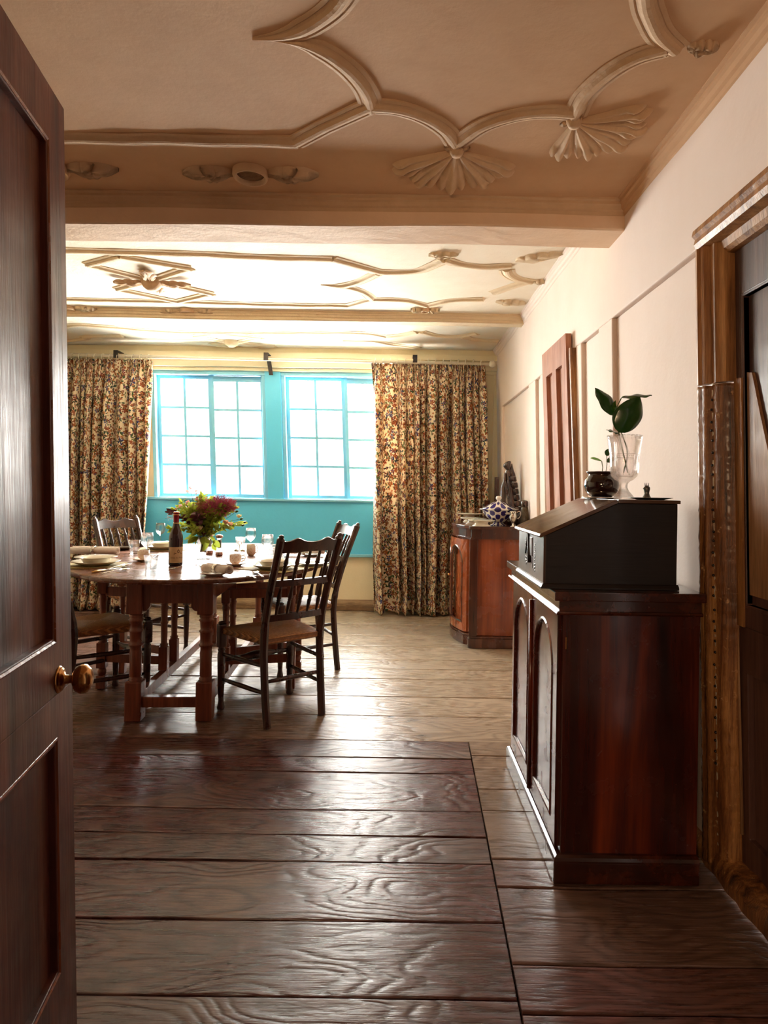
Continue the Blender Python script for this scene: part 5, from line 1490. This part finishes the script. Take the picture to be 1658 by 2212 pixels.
def cutlery(kind, pa, pb, label, z=TZ, group=None):
    a = P(*pa); b = P(*pb); d = b - a
    root = thing({'spoon': 'table_spoon', 'fork': 'table_fork', 'knife': 'bone_handled_knife'}[kind], label, {'spoon': 'spoon', 'fork': 'fork', 'knife': 'knife'}[kind], (a.x, a.y, z), math.atan2(d.y, d.x), group)
    spoon_parts(root, fork=kind == 'fork', knife=kind == 'knife')
cutlery('knife', (199, 1238), (262, 1228), 'knife with yellow bone handle lying by the plates nearest the brown door')
cutlery('spoon', (216, 1241), (292, 1229), 'silver spoon next to the yellow-handled knife, closest to the table edge', group='silver spoons')
cutlery('spoon', (232, 1233), (268, 1226), 'silver spoon reaching over the placemat by the yellow-handled knife', TZ + .006, 'silver spoons')
cutlery('spoon', (425, 1222), (392, 1219), 'serving spoon lying in front of the wine bottle', group='silver spoons')
cutlery('fork', (436, 1224), (376, 1229), 'silver fork in front of the wine bottle', group='silver forks')
cutlery('fork', (552, 1251), (512, 1232), 'silver fork between the napkin plate and the stacked soup plates', group='silver forks')
cutlery('spoon', (568, 1248), (536, 1231), 'slim silver spoon alongside the fork near the table edge', group='silver spoons')
cutlery('spoon', (590, 1190), (560, 1180), 'silver spoon beyond the far wine glass', group='silver spoons')
cutlery('fork', (330, 1207), (352, 1196), 'silver fork lying between bottle and far plates', group='silver forks')
v = P(268, 1188); simple(MB().lathe([(0, 0), (.02, 0), (.045, .012), (.055, .022), (.052, .023), (.02, .006), (0, .005)], 28, fx=1.3), 'shallow_dish', M['hornbottle'], 'small brown wooden dish on the far side near the curtain', 'dish', v)

# ---------------------------------------------------------------- bouquet in a footed glass vase
v = P(438, 1208)
simple(MB().lathe([(0, 0), (.046, 0), (.047, .003), (.030, .008), (.013, .014), (.011, .022), (.018, .030), (.026, .045), (.030, .07), (.036, .10), (.042, .135), (.0395, .135), (.033, .10), (.027, .07), (.022, .046), (.012, .036), (0, .034)], 28), 'footed_vase', M['cutglass'], 'footed cut glass vase holding the mixed bouquet at the table centre', 'vase', v)
bq = thing('flower_bouquet', 'loose bouquet of yellow-green leaves with a magenta smoke-bush plume and peach roses', 'flowers', v)
rb = random.Random(21)
def leafquad(mb, p, d, ln, w, up=None, curl=.25, seg=4):
    d = Vector(d).normalized(); up = Vector(up) if up else Vector((rb.uniform(-1, 1), rb.uniform(-1, 1), rb.uniform(.2, 1)))
    s_ = d.cross(up); s_ = s_.normalized() if s_.length > 1e-4 else Vector((1, 0, 0)); u = s_.cross(d).normalized()
    vs = []
    for i in range(seg + 1):
        t = i / seg; wd = w * math.sin(PI * min(.99, t * .9 + .06)) ** .8; c = Vector(p) + d * ln * t - u * curl * ln * t * t
        vs += [c - s_ * wd + u * wd * .25, c, c + s_ * wd + u * wd * .25]
    fs = []
    for i in range(seg):
        for j in range(2): a = i * 3 + j; fs.append((a, a + 1, a + 4, a + 3))
    mb.add(vs, fs, True)
stems = MB(); leaves = MB(); plum = MB()
tips = []
for i in range(46):
    a = rb.uniform(0, 2 * PI); e = rb.uniform(.05, 1.25); r_ = .24 * math.sin(e) ** .8 * (1.05 if math.cos(a) > 0 else .95); h_ = .20 + .19 * math.cos(e) * rb.uniform(.7, 1.0)
    tip = Vector((r_ * math.cos(a), r_ * math.sin(a) * .75, h_ - .06 * (e > 1)))
    b0 = Vector((rb.uniform(-.015, .015), rb.uniform(-.015, .015), .045)); m0 = Vector((tip.x * .14, tip.y * .14, .135))
    Pp = arc([b0, m0, (m0 + tip) * .5 + Vector((0, 0, .025)), tip], 4); stems.tube(Pp, [.0018] * 4 + [.0013] * (len(Pp) - 4), 5)
    tips.append(tip)
    tgt = plum if i % 11 == 0 else leaves
    for k in range(5, len(Pp)):
        for q in range(4):
            d = Vector((rb.uniform(-1, 1), rb.uniform(-1, 1), rb.uniform(-.5, .7))) + (Pp[k] - Pp[k - 1]).normalized() * .5
            leafquad(tgt, Pp[k], d, rb.uniform(.026, .05), rb.uniform(.007, .013))
# leaves drooping over the vase
for i in range(14):
    a = rb.uniform(PI, 2 * PI); p = Vector((.045 * math.cos(a), .04 * math.sin(a), .14))
    leafquad(leaves, p, (math.cos(a), math.sin(a) * .6, rb.uniform(-.9, .2)), rb.uniform(.05, .08), .016)
leafquad(leaves, (.055, -.05, .125), (-.55, -.1, -.8), .085, .017, (0, -1, .3)); leafquad(leaves, (.075, -.045, .12), (.5, 0, -.5), .055, .02, (0, -1, .3)); leafquad(leaves, (.07, -.04, .10), (.4, 0, -.9), .045, .015, (0, -1, .3))
so_ = stems.build('stem', M['stem'], bq); so_['kind'] = 'stuff'
lo = leaves.build('foliage', M['leaf'], bq); lo['kind'] = 'stuff'
po = plum.build('dark_foliage', M['plumdark'], bq); po['kind'] = 'stuff'
def plume(c, r_, n, mat, name, r2=.0012, flat=.7):
    mb = MB(); c = Vector(c)
    for i in range(n):
        d = Vector((rb.gauss(0, 1), rb.gauss(0, 1), rb.gauss(.35, .8))); d.normalize(); e = c + Vector((d.x * r_, d.y * r_, d.z * r_ * flat)) * rb.uniform(.5, 1.05)
        mid = c * .55 + e * .45 + Vector((rb.uniform(-.01, .01),) * 3) ; mb.tube([c, mid, e], [.0009, .0008, .0005], 4)
        for q in range(5):
            f = e + Vector((rb.uniform(-1, 1), rb.uniform(-1, 1), rb.uniform(-1, 1))) * .012
            mb.tube([mid * .3 + e * .7, f], [.0007, .0011], 3)
    o = mb.build(name, mat, bq); o['kind'] = 'stuff'; return o
plume((.120, -.05, .325), .105, 420, M['plume'], 'magenta_plume')
plume((.012, -.02, .315), .07, 170, M['plumepeach'], 'peach_plume')
def rose(c, r_, mat, name):
    mb = MB(); c = Vector(c)
    for ring, (k, rr_, tilt) in enumerate(((3, .35, .15), (5, .6, .5), (6, .95, .95))):
        for i in range(k):
            a = 2 * PI * i / k + ring; d = Vector((math.cos(a) * math.sin(tilt), math.sin(a) * math.sin(tilt), math.cos(tilt)))
            leafquad(mb, c + Vector((math.cos(a), math.sin(a), 0)) * r_ * .12, d, r_ * (.75 + .25 * rr_), r_ * .45, Vector((-math.cos(a), -math.sin(a), .3)), -.35, 5)
    return mb.build(name, mat, bq)
rose((.175, -.06, .205), .034, M['petalpeach'], 'rose'); rose((.155, -.07, .225), .026, M['petalpeach'], 'rose'); rose((.005, -.10, .185), .030, M['petalcream'], 'rose'); rose((.22, .0, .26), .024, M['petalcream'], 'rose')
# seed-head sprigs
def sprig(pts, n, mat, name, s_=.016, spread=.03, stemmat='stemred', w=.4):
    P2 = arc(pts, 8); mb = MB(); mb.tube(P2, .0011, 5); st = mb.build('sprig_stem', M[stemmat], bq)
    mb = MB()
    for i in range(n):
        t = rb.uniform(.45, 1); p = P2[int(t * (len(P2) - 1))]; o_ = p + Vector((rb.uniform(-1, 1), rb.uniform(-1, 1), rb.uniform(-.6, 1))) * spread * (1.1 - t * .5)
        mb.tube([p, o_], .0005, 3); leafquad(mb, o_, (o_ - p) + Vector((0, 0, .006)), s_, s_ * w)
    mb.build(name, mat, bq)
sprig([(0, 0, .14), (-.03, -.02, .26), (-.055, -.03, .35), (-.075, -.03, .44)], 20, M['petalpink'], 'seed_head', .024, .05)
sprig([(0, 0, .14), (-.02, -.02, .28), (-.02, -.02, .40)], 12, M['petalpink'], 'seed_head', .024, .055)
sprig([(0, 0, .14), (-.05, -.02, .30), (-.11, -.02, .335), (-.17, -.02, .30)], 34, M['petalpink'], 'grass_spike', .012, .012, 'stem')
sprig([(0, 0, .14), (.05, -.02, .28), (.09, .0, .36), (.12, .02, .40)], 26, M['plumdark'], 'seed_head', .006, .05)
sprig([(0, 0, .14), (-.08, -.02, .22), (-.16, -.02, .26), (-.23, -.02, .25)], 22, M['petalpink'], 'grass_spike', .008, .03)
for q in ([(.17, 0, .24), (.24, -.02, .255)], [(.15, 0, .26), (.21, -.02, .30)], [(.16, 0, .21), (.25, -.02, .215)], [(.17, 0, .23), (.262, -.02, .235)]):
    mb = MB(); mb.tube([(0.03, 0, .15)] + q, .0011, 5); e = Vector(q[1]); mb.lathe([(0, -.012), (.006, -.006), (.0065, 0), (.004, .008), (0, .014)], 8, T(*e) @ RY(1.2)); mb.build('rose_bud', M['leafdark'], bq)

# ================================================================ things on the writing box
DT = DZ + .284
# dark glazed pot on a silver saucer with a young plant
pl = Vector((.735, 2.345, DT))
simple(MB().lathe([(0, 0), (.062, 0), (.070, .003), (.071, .005), (.060, .0045), (0, .004)], 36), 'round_stand', M['silver'], 'thin silver round stand under the dark glazed pot', 'stand', pl)
pot = thing('glazed_pot', 'round brown-black glazed pot with a rolled rim beside the glass goblet', 'pot', (pl.x, pl.y, DT + .0052))
mb = MB(); mb.lathe([(0, 0), (.036, 0), (.045, .006), (.057, .022), (.062, .042), (.060, .060), (.052, .074), (.046, .079), (.048, .084), (.056, .090), (.054, .092), (.045, .086), (.042, .079), (.048, .070), (.052, .045), (.04, .012), (0, .010)], 40); mb.build('body', M['pot'], pot)
mb = MB(); ca = math.atan2(-pl.y, -pl.x) + .35
Mh = RZ(ca) @ T(.061, 0, .048) @ RY(PI / 2)
mb.lathe([(.014, 0), (.019, .001), (.0195, .005), (.015, .006), (.012, .003), (.006, .004), (0, .006)], 24, Mh); mb.build('moulded_roundel', M['pot'], pot)
mb = MB(); mb.lathe([(0, .078), (.044, .078)], 24); mb.build('soil', M['ink'], pot)
sp_ = thing('seedling_plant', 'small green seedling growing in the dark glazed pot', 'plant', (pl.x, pl.y, DT + .083))
rb = random.Random(3)
mb = MB(); mb.tube([(0.0, 0, 0), (.001, -.005, .03), (-.004, -.008, .052)], .0015, 6); mb.tube([(.012, 0, 0), (.018, 0, .04), (.016, 0, .072)], .0013, 6); mb.build('stem', M['stem'], sp_)
mb = MB(); leafquad(mb, (-.004, -.008, .052), (-1, -.2, .15), .045, .014, (0, -.55, 1), -.05, 8); mb.build('leaf', M['leafbright'], sp_)
mb = MB(); leafquad(mb, (.016, 0, .072), (.3, -.2, 1), .026, .012, (0, -1, .3), .1, 8); leafquad(mb, (.016, 0, .05), (.9, -.3, .5), .03, .010, (0, -1, .3), .1, 8); mb.build('leaf', M['leafdark'], sp_)
# pressed-glass goblet vase with big dark leaves
gv = Vector((.765, 2.20, DT))
mb = MB(); n = 72
prof_o = [(.030, 0, 0), (.034, .002, 0), (.033, .006, .10), (.026, .016, .12), (.016, .028, .12), (.011, .040, .1), (.012, .052, .08), (.019, .060, .0), (.030, .066, 0), (.042, .078, .05), (.047, .100, .08), (.0475, .125, .05), (.048, .135, 0), (.049, .155, 0), (.051, .165, .05), (.0535, .190, .08), (.0565, .208, .05), (.058, .214, 0)]
prof_i = [(.0545, .213, 0), (.051, .190, 0), (.0465, .155, 0), (.0445, .110, 0), (.040, .085, 0), (.024, .074, 0)]
vs = []; fs = []
for (r_, z, fl) in prof_o + prof_i:
    for i in range(n):
        a = 2 * PI * i / n; zz = z + (.003 * abs(math.sin(a * 12)) if z > .21 else 0); rr_ = r_ * (1 + fl * .45 * (abs(math.cos(a * 12)) - .5)); vs.append((rr_ * math.cos(a), rr_ * math.sin(a), zz))
m_ = len(prof_o) + len(prof_i)
for k in range(m_ - 1):
    for i in range(n): j = (i + 1) % n; fs.append((k * n + i, k * n + j, (k + 1) * n + j, (k + 1) * n + i))
fs.append(tuple(reversed(range(n)))); fs.append(tuple((m_ - 1) * n + i for i in range(n)))
mb.add(vs, fs, True)
for zb in (.138, .152):
    mb.tube([(.0492 * math.cos(a), .0492 * math.sin(a), zb) for a in [2 * PI * k / 48 for k in range(49)]], .0011, 5, cap=False)
for k in range(40):
    a = 2 * PI * k / 40; mb.lathe([(0, -.0018), (.0016, 0), (0, .0018)], 6, T(.0492 * math.cos(a), .0492 * math.sin(a), .145))
simple(mb, 'goblet_vase', M['cutglass'], 'tall pressed glass goblet vase holding big dark leaves on the writing box', 'vase', gv)
lv = thing('leaf_cutting', 'cutting with large glossy dark green leaves standing in the glass goblet vase', 'plant', gv)
def bigleaf(name, base, tip, w, mat, bend=.12, face=(0, -1, .25), tipc=0.0):
    b_ = Vector(base); t_ = Vector(tip); d = t_ - b_; ln = d.length; d.normalize(); f = Vector(face)
    s_ = d.cross(f).normalized(); u = s_.cross(d).normalized()
    if u.dot(f) < 0: u = -u
    mb = MB(); seg = 22; cols = 8; vs = []; fs = []
    for i in range(seg + 1):
        t = i / seg; wd = w * (math.sin(PI * t ** .8) ** .75) * (1 if t < .85 else 1 - (t - .85) * 2.2) + .0006
        c = b_ + d * ln * t + u * math.sin(PI * t) * bend * ln + s_ * tipc * ln * t * t
        for j in range(cols + 1):
            q = j / cols * 2 - 1
            vs.append(c + s_ * wd * q + u * (-abs(q) ** 1.5 * wd * .28 + .0015 * abs(q)) + u * .002 * math.sin(t * 14) * abs(q))
    for i in range(seg):
        for j in range(cols): a = i * (cols + 1) + j; fs.append((a, a + 1, a + cols + 2, a + cols + 1))
    mb.add(vs, fs, True); o = mb.build(name, mat, lv); md = o.modifiers.new('t', 'SOLIDIFY'); md.thickness = .0008
    return o
# leaves placed where the goblet carries them (metres above the box)
bigleaf('leaf', (-.022, -.01, .225), (.028, -.02, .352), .047, M['leafdark'], .10, (.15, -1, .2), .1)
bigleaf('leaf', (-.040, 0, .283), (-.083, 0, .385), .027, M['leafdark'], .06, (.3, -1, .1), -.25)
bigleaf('leaf', (-.010, .01, .345), (.090, .0, .352), .016, M['leafdark'], .05, (.1, -.6, 1))
bigleaf('leaf', (-.022, 0, .222), (-.066, -.01, .232), .014, M['leafdark'], .08, (0, -.5, 1))
bigleaf('leaf', (-.042, 0, .29), (-.035, 0, .335), .008, M['leafbright'], .05, (.3, -1, .1))
mb = MB(); mb.tube(arc([(.012, 0, .09), (-.005, 0, .16), (-.022, 0, .23), (-.040, 0, .285), (-.052, 0, .33)], 5), .0022, 7); mb.tube(arc([(.0, .005, .09), (.01, .0, .16), (-.015, -.005, .23)], 5), .002, 7); mb.tube(arc([(-.03, 0, .25), (-.03, .005, .30), (-.01, .01, .345)], 5), .0016, 7)
mb.build('stem', M['stem'], lv)
# pewter plate with a small bird figurine
pp = Vector((.826, 2.125, DT))
simple(MB().lathe([(0, 0), (.042, 0), (.046, .0015), (.068, .006), (.070, .007), (.068, .0075), (.045, .0035), (0, .003)], 36), 'pewter_plate', M['pewter'], 'dark pewter plate on the corner of the writing box', 'plate', pp)
fg = thing('bird_figurine', 'tiny crested dark bird figurine sitting on the pewter plate', 'figurine', (pp.x - .012, pp.y, DT + .0036))
mb = MB(); mb.lathe([(0, 0), (.013, 0), (.014, .003), (.010, .010), (.0075, .017), (.0085, .024), (.0105, .031), (.010, .037), (.005, .042), (0, .044)], 18)
mb.tube([(0, 0, .036), (-.006, -.003, .035), (-.014, -.004, .033)], [.006, .004, .001], 8)
mb.build('body', M['pewter'], fg)
mb = MB()
for x in (-.005, 0, .005): mb.tube([(x, 0, .038), (x * 1.3, 0, .052)], [.002, .0006], 6)
mb.build('crest', M['pewter'], fg)

# ================================================================ things on the sideboard
ST = .930
v = Vector((.795, 5.13, ST))
tu = thing('soup_tureen', 'blue and white lidded soup tureen with a white knob on the sideboard', 'tureen', v)
tu.scale = (.92, .92, .95)
ts = 1.0
mb = MB(); mb.lathe([(0, 0), (.072, 0), (.075, .004), (.060, .010), (.045, .018), (.040, .024)], 48); mb.build('foot', M['tureen'], tu)
mb = MB(); mb.lathe([(.040, .024), (.062, .034), (.095, .060), (.118, .090), (.130, .118), (.150, .128), (.172, .135), (.170, .138), (.128, .124), (.110, .09), (.06, .04), (0, .036)], 56); mb.build('bowl', M['tureen'], tu)
mb = MB(); mb.lathe([(.140, .136), (.146, .139), (.128, .150), (.095, .168), (.060, .188), (.030, .197), (.014, .200), (0, .201)], 56); ld = mb.build('lid', M['tureen'], tu)
mb = MB(); mb.lathe([(.020, .198), (.012, .205), (.012, .210), (.023, .220), (.026, .230), (.020, .242), (0, .248)], 24); mb.build('knob', M['china_white'], ld)
for s in (-1, 1):
    mb = MB(); a0 = -.9 if s < 0 else 2.2
    mb.tube(arc([(.112, -.035, .105), (.150, -.030, .105), (.158, 0, .10), (.150, .030, .105), (.112, .035, .105)], 5), .009, 8, RZ(a0)); mb.build('handle', M['china_white'], tu)
v = Vector((.645, 5.00, ST))
simple(MB().lathe([(0, 0), (.070, 0), (.072, .004), (.055, .012), (.050, .026), (.058, .034), (.098, .040), (.106, .047), (.104, .049), (.06, .043), (0, .041)], 48), 'cake_stand', M['china'], 'cream footed cake stand in front of the tureen on the sideboard', 'cake stand', v)
v = Vector((.62, 5.33, ST))
simple(MB().lathe([(0, 0), (.060, 0), (.062, .004), (.048, .012), (.046, .026), (.054, .034), (.10, .040), (.110, .047), (.108, .049), (.05, .043), (0, .041)], 48), 'cake_stand', M['china'], 'second footed dish half hidden behind the front cake stand', 'cake stand', (max(.60, v.x), v.y, ST))
v = Vector((.60, 5.62, ST))
simple(MB().lathe([(0, 0), (.055, 0), (.057, .004), (.040, .02), (.040, .058), (.10, .068), (.115, .074), (.113, .077), (.05, .070), (0, .068)], 40), 'cake_stand', M['china'], 'tall cream footed dish at the far end of the sideboard by the curtain', 'cake stand', (max(.62, v.x), v.y, ST))
v = Vector((.885, 4.975, ST))
jg = thing('silver_jug', 'small bright silver helmet jug in front of the tureen', 'jug', v)
mb = MB(); mb.lathe([(0, 0), (.022, 0), (.023, .003), (.010, .010), (.009, .028), (.015, .036), (.028, .060), (.032, .080), (.026, .095), (.024, .105), (.030, .118), (.028, .118), (.021, .105), (.020, .095), (0, .05)], 28); mb.tube([(.0, -.026, .106), (-.015, -.034, .118)], [.012, .004], 8); mb.build('body', M['silver'], jg)
mb = MB(); mb.tube(arc([(.024, 0, .110), (.050, 0, .118), (.058, 0, .095), (.045, 0, .070), (.028, 0, .060)], 5), .003, 8); mb.build('handle', M['silver'], jg)
# round dark teapot behind the jug
v = Vector((.945, 5.06, ST))
tp = thing('dark_teapot', 'round dark metal teapot behind the silver jug', 'teapot', v)
tp.scale = (.62, .62, .9)
mb = MB(); mb.lathe([(0, 0), (.035, 0), (.040, .006), (.058, .030), (.064, .060), (.058, .090), (.035, .110), (.012, .116), (.010, .124), (.012, .132), (0, .138)], 32); mb.build('body', M['pot'], tp)
mb = MB(); mb.tube(arc([(0, -.055, .05), (0, -.085, .07), (0, -.10, .105)], 4), .009, 8, RZ(.8)); mb.build('spout', M['pot'], tp)
# carved dark wooden seated figure
v = atz(1120, 1124, ST) + Vector((-.0, .12, 0)); v.x = min(v.x, .945)
fx = aty(1119, 1128, 5.32).x
cv = thing('carved_figure', 'tall dark polished wood carving of a seated figure against the cream wall', 'carving', (.925, 5.33, ST))
def loft(mb, st, n=18, smooth=True):
    vs = []; fs = []
    for (z, x, y, rx, ry) in st:
        for i in range(n): a = 2 * PI * i / n; vs.append((x + rx * math.cos(a), y + ry * math.sin(a), z))
    for k in range(len(st) - 1):
        for i in range(n): j = (i + 1) % n; fs.append((k * n + i, k * n + j, (k + 1) * n + j, (k + 1) * n + i))
    fs.append(tuple(reversed(range(n)))); fs.append(tuple((len(st) - 1) * n + i for i in range(n))); mb.add(vs, fs, smooth)
mb = MB()
loft(mb, [(0, 0, 0, .085, .05), (.03, 0, 0, .088, .05), (.10, -.005, 0, .080, .045), (.20, -.015, 0, .072, .04), (.30, -.025, 0, .060, .035), (.335, -.030, 0, .045, .030), (.36, -.030, 0, .034, .028), (.40, -.026, 0, .030, .026), (.44, -.022, 0, .026, .022), (.455, -.022, 0, .018, .018)])
mb.build('robe', M['carving'], cv)
mb = MB(); loft(mb, [(.445, -.022, 0, .010, .010), (.455, -.028, 0, .022, .022), (.475, -.036, -.002, .031, .026), (.495, -.033, 0, .030, .026), (.512, -.022, 0, .022, .020), (.520, -.016, 0, .010, .010)]); mb.build('head', M['carving'], cv)
mb = MB()
mb.tube(arc([(-.055, -.03, .42), (-.060, -.045, .36), (-.048, -.055, .31), (-.04, -.05, .25)], 5), [.010] * 16, 8)
mb.tube(arc([(-.035, -.03, .42), (-.030, -.045, .36), (-.022, -.05, .29), (-.028, -.05, .22)], 5), [.009] * 16, 8)
mb.build('arms', M['carving'], cv)
for k in range(6):
    mb = MB(); z = .10 + k * .050; x = .055 - k * .008 if k < 5 else .01
    loft(mb, [(z, x, -.01, .028, .04), (z + .006, x + .002, -.01, .033, .045), (z + .040, x - .004, -.01, .033, .044), (z + .047, x - .004, -.01, .027, .038)]); mb.build('ridge', M['carving'], cv)
mb = MB(); loft(mb, [(.37, .015, 0, .028, .03), (.42, .008, 0, .024, .026), (.44, .006, 0, .016, .018), (.50, .004, 0, .004, .004)]); mb.build('finial', M['carving'], cv)
# horn-coloured bottle with dark cap next to the carving
v = aty(1146, 1130, 5.12)
hb = thing('stoppered_flask', 'olive brown flask with dark cap standing closest to the wall behind the writing box', 'flask', (.972, 4.985, ST))
mb = MB(); mb.lathe([(0, 0), (.034, 0), (.037, .004), (.034, .06), (.029, .13), (.025, .155), (0, .156)], 28); mb.build('body', M['hornbottle'], hb)
mb = MB(); mb.lathe([(.026, .156), (.028, .160), (.028, .192), (.022, .202), (0, .206)], 24); mb.build('cap', M['carving'], hb)
# grey horn-shaped stone
v = aty(1083, 1070, 5.45)
gs = MB(); loft(gs, [(0, .02, 0, .045, .03), (.06, .018, 0, .042, .03), (.11, .008, 0, .034, .026), (.15, -.006, 0, .022, .018), (.18, -.016, 0, .013, .012), (.188, -.018, 0, .006, .006)], 16)
simple(gs, 'grey_horn', M['greystone'], 'grey horn-shaped stone rising behind the tureen lid', 'ornament', (v.x + .0, 5.45, ST))
# dark wooden chest beyond the sideboard with its posts, in the corner
v = aty(1072, 1060, 6.1)
bx = thing('corner_chair', 'dark wooden post-backed chair in the corner beyond the sideboard, mostly hidden', 'chair', (v.x, 6.1, 0))
for (x, zt) in ((.0, 1.32), (-.0, 1.32)):
    pass
mb = MB(); mb.bbox(-.020, .022, -.02, .02, 0, 1.335, .006); mb.build('back_post', M['side_dark'], bx)
v2 = aty(1052, 1075, 6.1)
mb = MB(); mb.bbox(v2.x - v.x - .028, v2.x - v.x + .025, -.02, .02, 0, 1.115, .003); mb.build('arm_post', M['side_dark'], bx)
mb = MB(); mb.bbox(v2.x - v.x, 0, -.018, .018, .40, .44, .003); mb.build('rail', M['side_dark'], bx)
